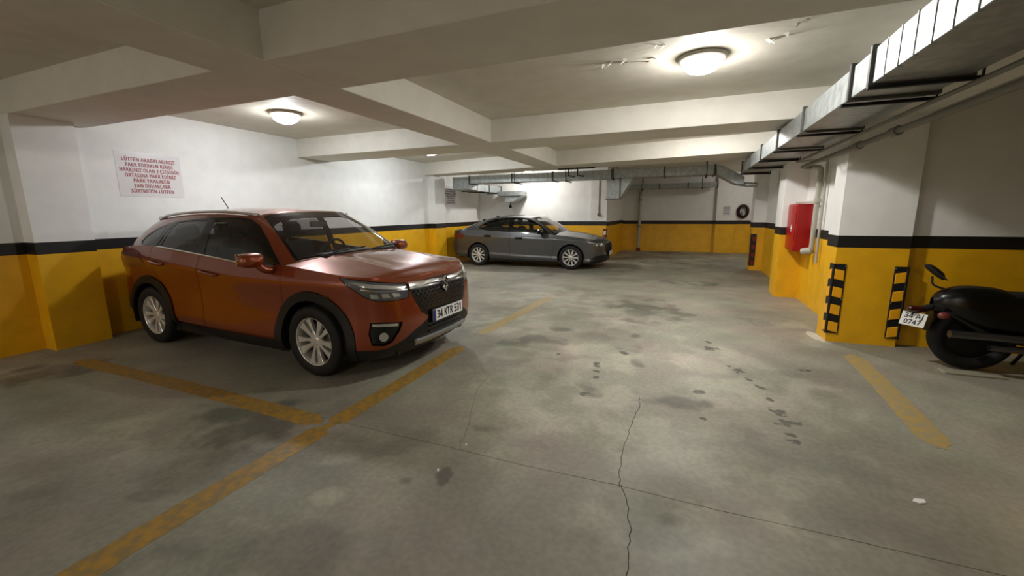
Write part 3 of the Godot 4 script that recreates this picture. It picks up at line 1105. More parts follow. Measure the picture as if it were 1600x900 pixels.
func notice(at: Vector3, w: float, h: float, ink: Material, k: float, label: String) -> void:
	var t := thing("wall_notice", label, "notice", at, PI / 2)
	part(span(Vector3(-w / 2, -h / 2, 0.0), Vector3(w / 2, h / 2, 0.003)), "sheet", M.paper, t)
	for i in NOTICE.size():
		var y := h / 2 - 0.095 - i * 0.066
		letters(NOTICE[i], 0.046 * k, ink, t, Transform3D(Basis(), Vector3(0.0, y, 0.004)), "lettering", true, NOTICE_W[i] * k)


# ---------------------------------------------------------------- cars (front towards +x, right side towards +z)
class Car:
	var root: Node3D
	var ring: Array          # outline of the lower body: (x, z, bottom, top)
	var side: Array          # inset of the side by height
	var nose: Array          # inset of the front by height
	var tail: Array          # inset of the rear by height
	var crease: Array        # height of the side crease by x
	var hood_x: float
	var hood_rise: Array
	var deck_x: float
	var deck_rise: Array
	var base: Array          # foot of the cabin
	var top: Array           # edge of the roof
	var roof_rise: Array
	var split: float         # where on the cabin ring the windscreen side ends
	var back: float          # where on the cabin ring the rear window side begins
	var skirt: Tri
	var hood: Tri
	var deck: Tri
	var screen: Tri
	var flank: Tri
	var stern: Tri
	var roof: Tri


func ring_at(c: Car, s: float) -> Vector4:
	return cat(c.ring, s)


# point of the lower body at place s round the ring and height y
func body_point(c: Car, s: float, y: float) -> Vector3:
	var r: Vector4 = cat(c.ring, s)
	var e := 0.05
	var r0: Vector4 = cat(c.ring, max(s - e, 0))
	var r1: Vector4 = cat(c.ring, min(s + e, c.ring.size() - 1.0))
	var d := Vector2(r1.x - r0.x, r1.y - r0.y).normalized()
	var n := Vector2(d.y, -d.x)
	if n.y < 0:
		n = -n
	if s < 0.3:
		n = n.lerp(Vector2(1, 0), 1.0 - s / 0.3).normalized()
	var last := c.ring.size() - 1.0
	if s > last - 0.3:
		n = n.lerp(Vector2(-1, 0), 1.0 - (last - s) / 0.3).normalized()
	var fx := n.x * n.x
	var end := lut(c.nose, y) if n.x > 0 else lut(c.tail, y)
	var shift := lut(c.crease, r.x)
	var in_by := end * fx + lut(c.side, y - shift) * (1.0 - fx)
	return Vector3(r.x - n.x * in_by, y, max(0.0, r.y - n.y * in_by))


func shells(c: Car) -> void:
	# lower body
	var g := []
	var q := []
	var n := (c.ring.size() - 1) * 7
	var run := 0.0
	var before := Vector2.ZERO
	var rows := 38
	for i in n + 1:
		var s := i / 7.0
		var r: Vector4 = cat(c.ring, s)
		if i > 0:
			run += before.distance_to(Vector2(r.x, r.y))
		before = Vector2(r.x, r.y)
		var col := PackedVector3Array()
		var qc := PackedVector2Array()
		for j in rows + 1:
			var y: float = lerp(r.z, r.w, float(j) / rows)
			col.append(body_point(c, s, y))
			qc.append(Vector2(run, y))
		g.append(col)
		q.append(qc)
	c.skirt = sheet(g, func(p: Vector3): return Vector3(p.x * 0.35, 0.0, p.z), q)
	c.hood = cap(c, g, q, c.hood_x, true, c.hood_rise)
	c.deck = cap(c, g, q, c.deck_x, false, c.deck_rise)
	# cabin
	var nb := c.base.size() - 1
	var parts := [[0.0, c.split], [c.split, c.back], [c.back, float(nb)]]
	for k in 3:
		g = []
		q = []
		var a: float = parts[k][0]
		var b: float = parts[k][1]
		var m := int((b - a) * 8)
		for i in m + 1:
			var s: float = lerp(a, b, float(i) / m)
			var p0: Vector3 = cat(c.base, s)
			var p1: Vector3 = cat(c.top, s)
			var out := Vector3(p0.x - p1.x, 0, p0.z - p1.z).normalized()
			if p0.z > 0.8 and abs(p0.x) < 0.9:
				out = Vector3(0, 0, 1)
			var col := PackedVector3Array()
			var qc := PackedVector2Array()
			for j in 17:
				var v := j / 16.0
				col.append(p0.lerp(p1, v) + (out + Vector3(0, 0.35, 0)) * 0.028 * 4.0 * v * (1.0 - v))
				qc.append(Vector2(s, v))
			g.append(col)
			q.append(qc)
		var t := sheet(g, func(p: Vector3): return Vector3(p.x * 0.5, 0.6, p.z), q)
		if k == 0: c.screen = t
		elif k == 1: c.flank = t
		else: c.stern = t
	# roof
	g = []
	q = []
	var m := nb * 6
	for i in m + 1:
		var s := i / 6.0
		var p1: Vector3 = cat(c.top, s)
		var rise := lut(c.roof_rise, p1.x)
		var col := PackedVector3Array()
		var qc := PackedVector2Array()
		for j in 15:
			var v := j / 14.0
			var z := p1.z * (1.0 - v)
			var f := 1.0 - pow(1.0 - v, 2.4)
			col.append(Vector3(p1.x, p1.y + rise * f, z))
			qc.append(Vector2(p1.x, z))
		g.append(col)
		q.append(qc)
	c.roof = sheet(g, func(_p: Vector3): return Vector3.UP, q)


# bonnet or boot lid: spans between the upper edges of the two sides
func cap(c: Car, g: Array, q: Array, limit: float, front: bool, rise: Array) -> Tri:
	var gg := []
	var qq := []
	for i in g.size():
		var e: Vector3 = g[i][g[i].size() - 1]
		if (front and e.x < limit) or (not front and e.x > limit):
			continue
		var up := lut(rise, e.x)
		var col := PackedVector3Array()
		var qc := PackedVector2Array()
		for j in 17:
			var v := j / 16.0
			var f := 1.0 - pow(1.0 - v, 2.2)
			var z := e.z * (1.0 - v)
			var ridge := 0.009 * exp(-pow((z - 0.42) / 0.07, 2)) * clampf(up * 18.0, 0, 1) if front else 0.0
			col.append(Vector3(e.x, e.y + up * f + ridge, z))
			qc.append(Vector2(e.x, z))
		gg.append(col)
		qq.append(qc)
	if gg.size() < 2:
		return Tri.new()
	return sheet(gg, func(_p: Vector3): return Vector3.UP, qq)


# a pressed panel with a dark shut line round it; returns [panel, rest] and adds the groove to «groove»
func panel(t: Tri, view: String, pg: PackedVector2Array, groove: Tri, gap := 0.0045) -> Array:
	var grown := Geometry2D.offset_polygon(pg, gap)
	var a := carve(t, view, grown[0])
	var b := carve(a[0], view, pg)
	groove.join(b[1].pushed(-0.008))
	return [b[0], a[1]]


func wheel(root: Node3D, at: Vector3, r: float, rim: float, width: float, outward: float, style: int, m_rim: Material, m_dark: Material) -> void:
	var w := Node3D.new()
	w.name = "wheel"
	root.add_child(w, true)
	w.position = at
	# built round the y axis with y outward, then turned to point along z
	var turn := Transform3D(Basis(Vector3.RIGHT, PI / 2), Vector3.ZERO)
	if outward < 0:
		turn = Transform3D(Basis(Vector3.RIGHT, -PI / 2), Vector3.ZERO)
	var h := width / 2
	var tyre := lathe([Vector2(rim - 0.01, -h * 0.85), Vector2(rim + 0.02, -h * 0.98), Vector2((rim + r) / 2, -h), Vector2(r - 0.022, -h * 0.93), Vector2(r - 0.004, -h * 0.72), Vector2(r, -h * 0.3), Vector2(r, h * 0.3), Vector2(r - 0.004, h * 0.72), Vector2(r - 0.022, h * 0.93), Vector2((rim + r) / 2, h), Vector2(rim + 0.02, h * 0.98), Vector2(rim, h * 0.88), Vector2(rim - 0.012, h * 0.80)], 56)
	for k in 3:
		var y := (k - 1) * h * 0.42
		tyre.join(lathe([Vector2(r + 0.0005, y - 0.004), Vector2(r + 0.0015, y), Vector2(r + 0.0005, y + 0.004)], 56))
	part(tyre.moved(turn), "tyre", M.tyre, w)
	var f := h * 0.82
	var barrel := lathe([Vector2(rim - 0.004, f), Vector2(rim + 0.004, f + 0.006), Vector2(rim - 0.008, f + 0.004), Vector2(rim - 0.016, f - 0.012), Vector2(rim - 0.022, f - 0.05), Vector2(rim - 0.03, -h * 0.8)], 56)
	part(barrel.moved(turn), "rim_barrel", m_rim, w)
	part(lathe([Vector2(0, -0.01), Vector2(rim - 0.03, -0.01), Vector2(rim - 0.03, -0.03), Vector2(0, -0.03)], 40).moved(turn), "brake_plate", m_dark, w)
	part(lathe([Vector2(0.06, 0.022), Vector2(rim * 0.68, 0.022), Vector2(rim * 0.68, 0.0), Vector2(0.06, 0.0)], 40).moved(turn), "brake_disc", M.galv_dark, w)
	var spokes := Tri.new()
	for k in 10:
		var pair := k / 2
		var second := k % 2
		var a := TAU * pair / 5.0 + (0.62 if second else 0.0)
		var poly2: PackedVector2Array
		if style == 0:
			if second == 0:
				poly2 = poly([0.03, -0.022, 0.09, -0.026, rim * 0.8, -0.048, rim - 0.012, -0.056, rim - 0.007, 0.022, rim * 0.8, 0.014, 0.10, 0.010, 0.03, 0.024])
			else:
				poly2 = poly([0.03, -0.022, 0.10, -0.014, rim * 0.8, -0.018, rim - 0.009, -0.026, rim - 0.010, 0.044, rim * 0.8, 0.028, 0.10, 0.012, 0.03, 0.022])
		else:
			a = TAU * k / 10.0
			poly2 = poly([0.03, -0.014, 0.08, -0.014, rim * 0.8, -0.026, rim - 0.008, -0.030, rim - 0.008, 0.018, rim * 0.8, 0.014, 0.08, 0.010, 0.03, 0.016])
		var pr := prism(poly2, f - 0.045, f - 0.012, 0.005)
		# spoke dishes inwards towards the hub
		for i in pr.p.size():
			var d := 1.0 - clampf(pr.p[i].x / rim, 0, 1)
			pr.p[i].z -= 0.018 * d * d
		spokes.join(pr.moved(Transform3D(Basis(Vector3.UP, a), Vector3.ZERO) * Z_TO_Y))
	spokes.join(lathe([Vector2(0.0, f - 0.014), Vector2(0.03, f - 0.014), Vector2(0.036, f - 0.02), Vector2(0.066, f - 0.034), Vector2(0.075, f - 0.06), Vector2(0.0, f - 0.06)], 32))
	part(spokes.moved(turn), "spokes", m_rim, w)
	for k in 5:
		var a := TAU * k / 5.0 + 0.3
		part(lathe([Vector2(0, 0.012), Vector2(0.009, 0.010), Vector2(0.010, 0.0)], 8).moved(turn * Transform3D(Basis(), Vector3(cos(a) * 0.053, f - 0.036, sin(a) * 0.053))), "wheel_nut", M.iron, w)


# dark lining of a wheel house
func wheel_house(x: float, y: float, r: float) -> Tri:
	var t := Tri.new()
	var g := []
	for i in 25:
		var a := deg_to_rad(-16 + i * 212.0 / 24)
		var p := Vector3(x + cos(a) * r, y + sin(a) * r, 0)
		g.append(PackedVector3Array([p + Vector3(0, 0, 0.875), p + Vector3(0, 0, 0.56)]))
	t.join(sheet(g, func(p: Vector3): return Vector3(x - p.x, y - p.y, 0)))
	for i in 24:
		t.flat(Vector3(x, y, 0.565), g[i][1], g[i + 1][1], Vector3(0, 0, 1))
	return t


func arch_lip(c: Car, x: float, y: float, r: float, depth: float) -> Tri:
	var t := Tri.new()
	var prev := []
	for i in 41:
		var a := deg_to_rad(-20 + i * 220.0 / 40)
		var px := x + cos(a) * r
		var py: float = y + sin(a) * r
		var z := side_z(c, px, max(py, 0.2)) + depth
		var o := Vector3(px, py, z)
		var inn := Vector3(px - cos(a) * 0.004, py - sin(a) * 0.004, z - 0.09)
		if prev.size():
			t.quad(prev[0], o, inn, prev[1], Vector3(-cos(a), -sin(a), 0))
		prev = [o, inn]
	return t


# half width of the lower body at (x, y)
func side_z(c: Car, x: float, y: float) -> float:
	var lo := 4.0
	var hi := c.ring.size() - 4.0
	for k in 30:
		var m := (lo + hi) / 2
		if body_point(c, m, y).x > x:
			lo = m
		else:
			hi = m
	return body_point(c, lo, y).z


func flank_z(c: Car, x: float, y: float) -> float:
	# nearest cabin side point
	var best := 9.0
	var z := 0.8
	for i in c.flank.p.size():
		var p := c.flank.p[i]
		var d := pow(p.x - x, 2) + pow(p.y - y, 2)
		if d < best:
			best = d
			z = p.z
	return z


func seat(root: Node3D, at: Vector3, wide: float, high: float, m: Material, called := "seat") -> void:
	var t := box(at + Vector3(0.0, 0.10, 0), Vector3(0.50, 0.16, wide), 0.05)
	var b := box(Vector3.ZERO, Vector3(0.13, high, wide * 0.95), 0.05).moved(Transform3D(Basis(Vector3.BACK, 0.28), at + Vector3(-0.32, 0.14 + high / 2, 0)))
	t.join(b)
	var n := 1 if wide < 0.8 else 3
	for k in n:
		var z := 0.0 if n == 1 else (k - 1) * 0.42
		t.join(box(Vector3.ZERO, Vector3(0.10, 0.18, 0.26), 0.045).moved(Transform3D(Basis(Vector3.BACK, 0.2), at + Vector3(-0.32 - high * 0.17, 0.22 + high + 0.06, z))))
		for s in [-1, 1]:
			t.join(tube([at + Vector3(-0.32 - high * 0.13, 0.10 + high, z + 0.06 * s), at + Vector3(-0.32 - high * 0.16, 0.22 + high, z + 0.06 * s)], 0.007, 6))
	part(t, called, m, root)


func cabin(c: Car, dash_x: float, dash_y: float, seat_y: float, front_seat: float, rear_seat: float) -> void:
	var tub := Tri.new()
	tub.join(span(Vector3(-1.75, 0.30, -0.62), Vector3(1.75, 0.36, 0.62)))
	tub.join(span(Vector3(dash_x - 0.05, 0.36, -0.74), Vector3(dash_x + 0.02, dash_y - 0.12, 0.74)))
	tub.join(span(Vector3(-1.55, 0.36, -0.76), Vector3(-1.50, dash_y - 0.02, 0.76)))
	for s in [-1.0, 1.0]:
		tub.join(span(Vector3(-0.92, 0.36, s * 0.755), Vector3(0.92, dash_y - 0.12, s * 0.775)))
	part(tub, "cabin_tub", M.interior, c.root)
	var g := []
	for i in 9:
		var u := i / 8.0
		var row := PackedVector3Array()
		for k in 13:
			var z := -0.72 + 1.44 * k / 12.0
			var hump := 0.05 * exp(-pow((z + 0.36) / 0.18, 2)) * exp(-pow((u - 0.75) / 0.22, 2))
			row.append(Vector3(dash_x + 0.20 - 0.62 * u, dash_y + hump - 0.30 * pow(max(0, u - 0.72) / 0.28, 2), z))
		g.append(row)
	part(sheet(g, func(_p: Vector3): return Vector3(-0.3, 1, 0)), "dashboard", M.dash, c.root)
	var wheel_ring := []
	for i in 33:
		wheel_ring.append(Vector3(0, cos(TAU * i / 32) * 0.185, sin(TAU * i / 32) * 0.185))
	var sw := tube(wheel_ring, 0.016, 10, false)
	sw.join(box(Vector3(0, 0, 0), Vector3(0.04, 0.09, 0.14), 0.015))
	for k in 3:
		var a := PI / 2 + k * PI / 2
		sw.join(tube([Vector3.ZERO, Vector3(0, cos(a) * 0.18, sin(a) * 0.18)], 0.013, 8))
	sw.join(tube([Vector3(0.0, 0, 0), Vector3(0.2, -0.06, 0)], 0.03, 10))
	part(sw.moved(Transform3D(Basis(Vector3.BACK, -0.38), Vector3(dash_x - 0.52, dash_y - 0.03, -0.36))), "steering_wheel", M.interior, c.root)
	for s in [-1.0, 1.0]:
		seat(c.root, Vector3(front_seat, seat_y, s * 0.36), 0.50, 0.60, M.fabric)
	seat(c.root, Vector3(rear_seat, seat_y + 0.03, 0), 1.25, 0.55, M.fabric, "rear_bench")


func paint(c: Color, flake: float) -> StandardMaterial3D:
	var m := mat(c, 0.36, flake)
	m.clearcoat_enabled = true
	m.clearcoat = 1.0
	m.clearcoat_roughness = 0.03
	return m


func pane(c: Color, alpha: float) -> StandardMaterial3D:
	var m := mat(Color(c.r, c.g, c.b, alpha), 0.02)
	m.transparency = BaseMaterial3D.TRANSPARENCY_ALPHA
	m.metallic_specular = 0.6
	return m


func plate(root: Node3D, at: Transform3D, text: String, w := 0.52) -> void:
	var t := Node3D.new()
	t.name = "number_plate"
	root.add_child(t, true)
	t.transform = at
	part(span(Vector3(-w / 2 - 0.008, -0.07, -0.012), Vector3(w / 2 + 0.008, 0.062, -0.002), 0.003), "plate_holder", M.trim, t)
	part(span(Vector3(-w / 2, -0.055, -0.004), Vector3(w / 2, 0.057, 0.0), 0.001), "plate_panel", M.plate_white, t)
	part(span(Vector3(-w / 2 + 0.001, -0.054, 0.0), Vector3(-w / 2 + 0.045, 0.056, 0.001)), "blue_band", M.plate_blue, t)
	if text != "":
		letters(text, 0.078, M.black_paint, t, Transform3D(Basis(), Vector3(0.022, 0.002, 0.001)), "lettering", true, w - 0.10)


func cars() -> void:
	M.tyre = mat(Color(0.022, 0.022, 0.022), 0.72)
	M.alloy = mat(Color(0.84, 0.83, 0.80), 0.30, 0.45)
	M.wheel_dark = mat(Color(0.02, 0.02, 0.02), 0.6)
	M.trim = mat(Color(0.028, 0.028, 0.03), 0.55)
	M.gloss_black = mat(Color(0.01, 0.01, 0.01), 0.12)
	M.chrome = mat(Color(0.86, 0.86, 0.86), 0.12, 1.0)
	M.satin = mat(Color(0.72, 0.72, 0.73), 0.35, 0.7)
	M.rail = mat(Color(0.80, 0.80, 0.80), 0.22, 0.85)
	M.interior = mat(Color(0.03, 0.03, 0.032), 0.7)
	M.dash = mat(Color(0.11, 0.11, 0.115), 0.55)
	M.fabric = mat(Color(0.055, 0.055, 0.06), 0.85)
	M.plate_white = mat(Color(0.86, 0.86, 0.86), 0.35)
	M.plate_blue = mat(Color(0.06, 0.10, 0.42), 0.4)
	M.lens = pane(Color(0.9, 0.92, 0.95), 0.10)
	M.lamp_case = mat(Color(0.10, 0.10, 0.10), 0.3, 0.3)
	M.grille_black = mat(Color(0.008, 0.008, 0.008), 0.35)
	M.lamp_red = mat(Color(0.34, 0.02, 0.025), 0.15)
	M.lamp_red.clearcoat_enabled = true
	M.clear_lamp = mat(Color(0.80, 0.80, 0.76), 0.15, 0.6)
	M.windscreen = pane(Color(0.05, 0.06, 0.06), 0.16)
	M.side_glass = pane(Color(0.03, 0.035, 0.035), 0.42)
	M.privacy = pane(Color(0.012, 0.013, 0.013), 0.80)
	orange_suv()
	grey_sedan()


func orange_suv() -> void:
	var c := Car.new()
	c.root = thing("suv", "copper orange compact SUV with black wheel arch cladding and silver wheels", "car", Vector3(-4.313, 0, -3.592), deg_to_rad(-2.41))
	var body := paint(Color(0.51, 0.20, 0.025), 0.45)
	c.ring = []
	for r in [[2.175, 0, 0.20, 0.895], [2.160, 0.30, 0.20, 0.90], [2.10, 0.56, 0.20, 0.912], [1.985, 0.74, 0.20, 0.93], [1.82, 0.835, 0.20, 0.95], [1.60, 0.872, 0.20, 0.968], [1.30, 0.885, 0.19, 0.995], [1.00, 0.888, 0.19, 1.015], [0.5, 0.89, 0.19, 1.015], [0, 0.892, 0.19, 1.06], [-0.5, 0.892, 0.19, 1.105], [-1.0, 0.89, 0.20, 1.14], [-1.4, 0.885, 0.20, 1.14], [-1.75, 0.865, 0.24, 1.12], [-1.95, 0.80, 0.27, 1.095], [-2.06, 0.65, 0.30, 1.07], [-2.11, 0.35, 0.30, 1.06], [-2.12, 0, 0.30, 1.06]]:
		c.ring.append(Vector4(r[0], r[1], r[2], r[3]))
	c.side = [0.19, 0.07, 0.25, 0.025, 0.33, 0.008, 0.45, 0.016, 0.60, 0.024, 0.72, 0.018, 0.82, 0.006, 0.875, 0.0, 0.90, 0.004, 0.95, 0.022, 1.02, 0.045, 1.15, 0.085, 1.25, 0.11]
	c.nose = [0.20, 0.16, 0.27, 0.09, 0.33, 0.035, 0.42, 0.012, 0.52, 0.0, 0.62, 0.006, 0.72, 0.018, 0.80, 0.036, 0.855, 0.065, 0.89, 0.11, 0.92, 0.17]
	c.tail = [0.30, 0.10, 0.38, 0.02, 0.50, 0.0, 0.66, 0.0, 0.74, 0.02, 0.95, 0.03, 1.06, 0.06]
	c.crease = [-2.0, 0.12, -1.2, 0.10, -0.4, 0.05, 0.4, -0.005, 1.0, -0.01, 2.0, 0.0]
	c.hood_x = 0.99
	c.hood_rise = [0.99, 0.085, 1.2, 0.082, 1.5, 0.07, 1.8, 0.045, 2.0, 0.022, 2.1, 0.01, 2.175, 0.0]
	c.deck_x = -1.75
	c.deck_rise = [-2.12, 0.0, -1.75, 0.0]
	c.base = []
	for v in [[1.16, 1.07, 0], [1.14, 1.07, 0.35], [1.08, 1.055, 0.62], [0.985, 1.025, 0.775], [0.86, 1.0, 0.832], [0.40, 1.01, 0.846], [0.0, 1.045, 0.85], [-0.5, 1.09, 0.85], [-1.0, 1.125, 0.845], [-1.45, 1.125, 0.825], [-1.75, 1.105, 0.775], [-1.93, 1.085, 0.66], [-2.02, 1.06, 0.40], [-2.05, 1.06, 0]]:
		c.base.append(Vector3(v[0], v[1], v[2]))
	c.top = []
	for v in [[0.44, 1.515, 0], [0.42, 1.51, 0.32], [0.385, 1.49, 0.49], [0.31, 1.468, 0.575], [0.18, 1.468, 0.612], [-0.05, 1.48, 0.628], [-0.32, 1.487, 0.633], [-0.70, 1.482, 0.628], [-1.10, 1.46, 0.61], [-1.42, 1.43, 0.575], [-1.60, 1.41, 0.51], [-1.70, 1.40, 0.40], [-1.76, 1.405, 0.24], [-1.78, 1.41, 0]]:
		c.top.append(Vector3(v[0], v[1], v[2]))
	c.roof_rise = [-1.78, 0.0, -1.6, 0.03, -1.2, 0.065, -0.5, 0.075, 0.0, 0.065, 0.3, 0.03, 0.44, 0.0]
	c.split = 3.0
	c.back = 11.0
	shells(c)
	var groove := Tri.new()
	var fa := Vector2(1.30, 0.334)
	var ra := Vector2(-1.30, 0.334)
	var s := c.skirt
	# wheel openings
	for a in [fa, ra]:
		s = carve(s, "xy", circle(a, 0.385))[1]
	# black cladding
	var clad := Tri.new()
	for a in [fa, ra]:
		var o := PackedVector2Array()
		for i in 41:
			var an := deg_to_rad(-22 + 224.0 * i / 40)
			var rr := 0.478 + 0.014 * cos(an * 2.0 - 1.1)
			o.append(a + Vector2(cos(an), sin(an)) * rr)
		o.append(a + Vector2(-0.40, -0.3))
		o.append(a + Vector2(0.40, -0.3))
		var r := carve(s, "xy", o)
		clad.join(r[0].pushed(0.010))
		s = r[1]
	var r1 := carve(s, "xy", poly([-2.2, 0.10, -2.2, 0.40, -1.6, 0.42, -1.6, 0.31, 1.55, 0.305, 1.55, 0.10]))
	clad.join(r1[0].pushed(0.006))
	s = r1[1]
	# chin: everything below the painted bumper corner
	r1 = carve(s, "q", poly([-0.1, 0.10, 1.7, 0.10, 1.7, 0.305, 0.80, 0.305, 0.70, 0.315, 0.57, 0.365, 0.44, 0.44, 0.30, 0.505, 0.285, 0.545, -0.1, 0.545]))
	var chin: Tri = r1[0]
	s = r1[1]
	# radiator grille
	r1 = carve(s, "q", poly([-0.1, 0.545, 0.31, 0.545, 0.37, 0.585, 0.43, 0.69, 0.468, 0.775, 0.475, 0.86, -0.1, 0.872]))
	var grille: Tri = r1[0]
	s = r1[1]
	# lamps
	r1 = panel(s, "q", poly([0.482, 0.862, 0.482, 0.79, 0.50, 0.742, 0.62, 0.732, 0.80, 0.742, 0.885, 0.772, 0.97, 0.832, 1.05, 0.882, 1.13, 0.944, 0.98, 0.926, 0.80, 0.898, 0.62, 0.874]), groove, 0.005)
	var head: Tri = r1[0]
	s = r1[1]
	r1 = carve(s, "q", poly([0.58, 0.535, 0.72, 0.552, 0.865, 0.558, 0.885, 0.45, 0.862, 0.352, 0.75, 0.338, 0.68, 0.365, 0.61, 0.46]))
	var fog: Tri = r1[0]
	s = r1[1]
	var tail_poly := poly([4.05, 0.93, 4.42, 0.88, 4.9, 0.88, 4.9, 1.05, 4.5, 1.07, 4.2, 1.06])
	r1 = carve(s, "q", tail_poly)
	var tail: Tri = r1[0]
	s = r1[1]
	# doors
	var fd := poly([0.93, 1.05, 0.975, 0.90, 0.955, 0.70, 0.86, 0.50, 0.80, 0.32, -0.27, 0.32, -0.285, 0.7, -0.25, 1.2])
	var rd := poly([-0.275, 1.2, -0.305, 0.7, -0.29, 0.32, -0.80, 0.32, -0.86, 0.52, -0.96, 0.70, -1.08, 0.82, -1.16, 0.98, -1.15, 1.2])
	var door_f := panel(s, "xy", fd, groove)
	var door_r := panel(door_f[1], "xy", rd, groove)
	s = door_r[1]
	part(s.both(), "body_shell", body, c.root)
	part(groove.both(), "shut_lines", M.gloss_black, c.root)
	part(c.hood.both(), "bonnet", body, c.root)
	for k in 2:
		for d in [[door_f[0], -0.19, 0.06, 0.90, "front"], [door_r[0], -1.11, -0.88, 0.965, "rear"]]:
			var dt: Tri = d[0] if k == 0 else d[0].mirrored()
			var o := part(dt, "door", body, c.root)
			var zs := side_z(c, (d[1] + d[2]) / 2, d[3]) + 0.006
			var hd := tube(smooth_path([Vector3(d[1], d[3] + 0.012, zs), Vector3(d[1] + 0.03, d[3] + 0.011, zs + 0.03), Vector3((d[1] + d[2]) / 2, d[3], zs + 0.034), Vector3(d[2] - 0.03, d[3] - 0.011, zs + 0.03), Vector3(d[2], d[3] - 0.012, zs)], 5), 0.014, 10)
			part(hd if k == 0 else hd.mirrored(), "door_handle", body, o)
	part(clad.both(), "cladding", M.trim, c.root)
	for a in [fa, ra]:
		var lip := arch_lip(c, a.x, a.y, 0.385, 0.010)
		part(lip, "arch_lip", M.trim, c.root)
		part(lip.mirrored(), "arch_lip", M.trim, c.root)
	var under := wheel_house(fa.x, fa.y, 0.40).both()
	under.join(wheel_house(ra.x, ra.y, 0.40).both())
	under.join(span(Vector3(-2.0, 0.21, -0.55), Vector3(2.0, 0.30, 0.55)))
	under.join(span(Vector3(-0.85, 0.205, -0.80), Vector3(0.85, 0.30, 0.80)))
	under.join(span(Vector3(1.72, 0.24, -0.70), Vector3(1.86, 0.34, 0.70)))
	part(under, "underbody", M.wheel_dark, c.root)
	# chin: two black wings, lower intake with slats, silver skid bar
	part(chin.both(), "lower_bumper", M.trim, c.root)
	var intake := carve(chin, "q", poly([-0.05, 0.345, 0.27, 0.345, 0.30, 0.42, 0.27, 0.50, -0.05, 0.50]))
	part(intake[0].pushed(0.002).both(), "lower_intake", M.gloss_black, c.root)
	for k in 3:
		var sl := carve(chin, "q", poly([-0.05, 0.372 + 0.045 * k, 0.27, 0.372 + 0.045 * k, 0.27, 0.386 + 0.045 * k, -0.05, 0.386 + 0.045 * k]))
		part(thick(sl[0], 0.012).both(), "intake_slat", M.trim, c.root)
	var skid := carve(chin, "q", poly([-0.05, 0.285, 0.42, 0.285, 0.445, 0.325, 0.43, 0.335, -0.05, 0.335]))
	part(thick(skid[0], 0.022).both(), "skid_plate", M.satin, c.root)
	# grille: recessed net, chrome bars, emblem
	part(grille.both(), "grille", M.grille_black, c.root)
	var net := Tri.new()
	for j in 8:
		for i in range(-8, 9):
			var y := 0.60 + j * 0.030
			var z := i * 0.052 + (0.026 if j % 2 else 0.0)
			var limit := lut([0.58, 0.34, 0.69, 0.41, 0.80, 0.45], y)
			if abs(z) > limit - 0.02 or (abs(z) < 0.27 and y < 0.62):
				continue
			var at := body_point(c, s_at(c, abs(z), y), y)
			net.join(prism(poly([-0.020, 0, 0, -0.010, 0.020, 0, 0, 0.010]), 0.0, 0.012, 0.004).moved(Transform3D(Basis(Vector3(0, 0, -1), Vector3(0, 1, 0), Vector3(1, 0, 0)), Vector3(at.x - 0.002, y, z))))
	var nm := part(net, "grille_net", M.gloss_black, c.root)
	nm.set_meta("kind", "stuff")
	for b in [[0.824, 0.846, 0.020], [0.800, 0.813, 0.014]]:
		var bar := carve(grille, "q", poly([0.05, b[0], 0.47, b[0] - 0.004, 0.475, b[1] + 0.012, 0.05, b[1]]))
		var bt := thick(bar[0], b[2])
		part(bt, "chrome_bar", M.chrome, c.root)
		part(bt.mirrored(), "chrome_bar", M.chrome, c.root)
	var em := poly([0.0, 0.078, 0.055, 0.035, 0.022, 0.012, -0.005, 0.032, -0.020, 0.020, 0.058, -0.036, 0.0, -0.078, -0.055, -0.035, -0.022, -0.012, 0.005, -0.032, 0.020, -0.020, -0.058, 0.036])
	part(prism(em, 0.0, 0.018, 0.006).moved(Transform3D(Basis(Vector3(0, 0, -1), Vector3(0, 1, 0), Vector3(1, 0, 0)), Vector3(2.165, 0.80, 0))), "emblem", M.chrome, c.root)
	plate(c.root, Transform3D(Basis(Vector3(0, 0, -1), Vector3(0, 1, 0), Vector3(1, 0, 0)), Vector3(2.196, 0.525, 0)), "34 KTR 531")
	# head lamps, fog lamps, tail lamps on both sides
	for k in 2:
		var flip := func(t: Tri): return t if k == 0 else t.mirrored()
		var hl := part(flip.call(head.pushed(-0.03)), "headlamp", M.lamp_case, c.root)
		var upper := carve(head, "q", poly([0.50, 0.818, 0.62, 0.828, 0.80, 0.848, 0.93, 0.872, 1.04, 0.910, 0.98, 0.912, 0.80, 0.886, 0.62, 0.864, 0.50, 0.852]))
		part(flip.call(upper[0].pushed(-0.018)), "light_guide", M.clear_lamp, hl)
		var line := carve(head, "q", poly([0.485, 0.806, 0.62, 0.806, 0.80, 0.818, 0.93, 0.838, 0.93, 0.848, 0.80, 0.830, 0.62, 0.818, 0.485, 0.820]))
		part(flip.call(thick(line[0].pushed(-0.014), 0.008)), "chrome_line", M.chrome, hl)
		for j in 3:
			var u := 0.56 + j * 0.105
			var cell := carve(head, "q", poly([u, 0.758, u + 0.075, 0.760, u + 0.085, 0.800, u + 0.02, 0.796]))
			part(flip.call(cell[0].pushed(-0.02)), "lamp_cell", M.clear_lamp, hl)
		part(flip.call(head.pushed(-0.002)), "lens", M.lens, hl)
		var fl := part(flip.call(fog.pushed(-0.02)), "fog_lamp_housing", M.gloss_black, c.root)
		var drl := carve(fog, "q", poly([0.62, 0.502, 0.74, 0.512, 0.85, 0.520, 0.852, 0.542, 0.74, 0.538, 0.62, 0.526]))
		part(flip.call(drl[0].pushed(-0.008)), "daylight_strip", M.clear_lamp, fl)
		var fc := carve(fog, "q", circle(Vector2(0.755, 0.418), 0.040, 24))
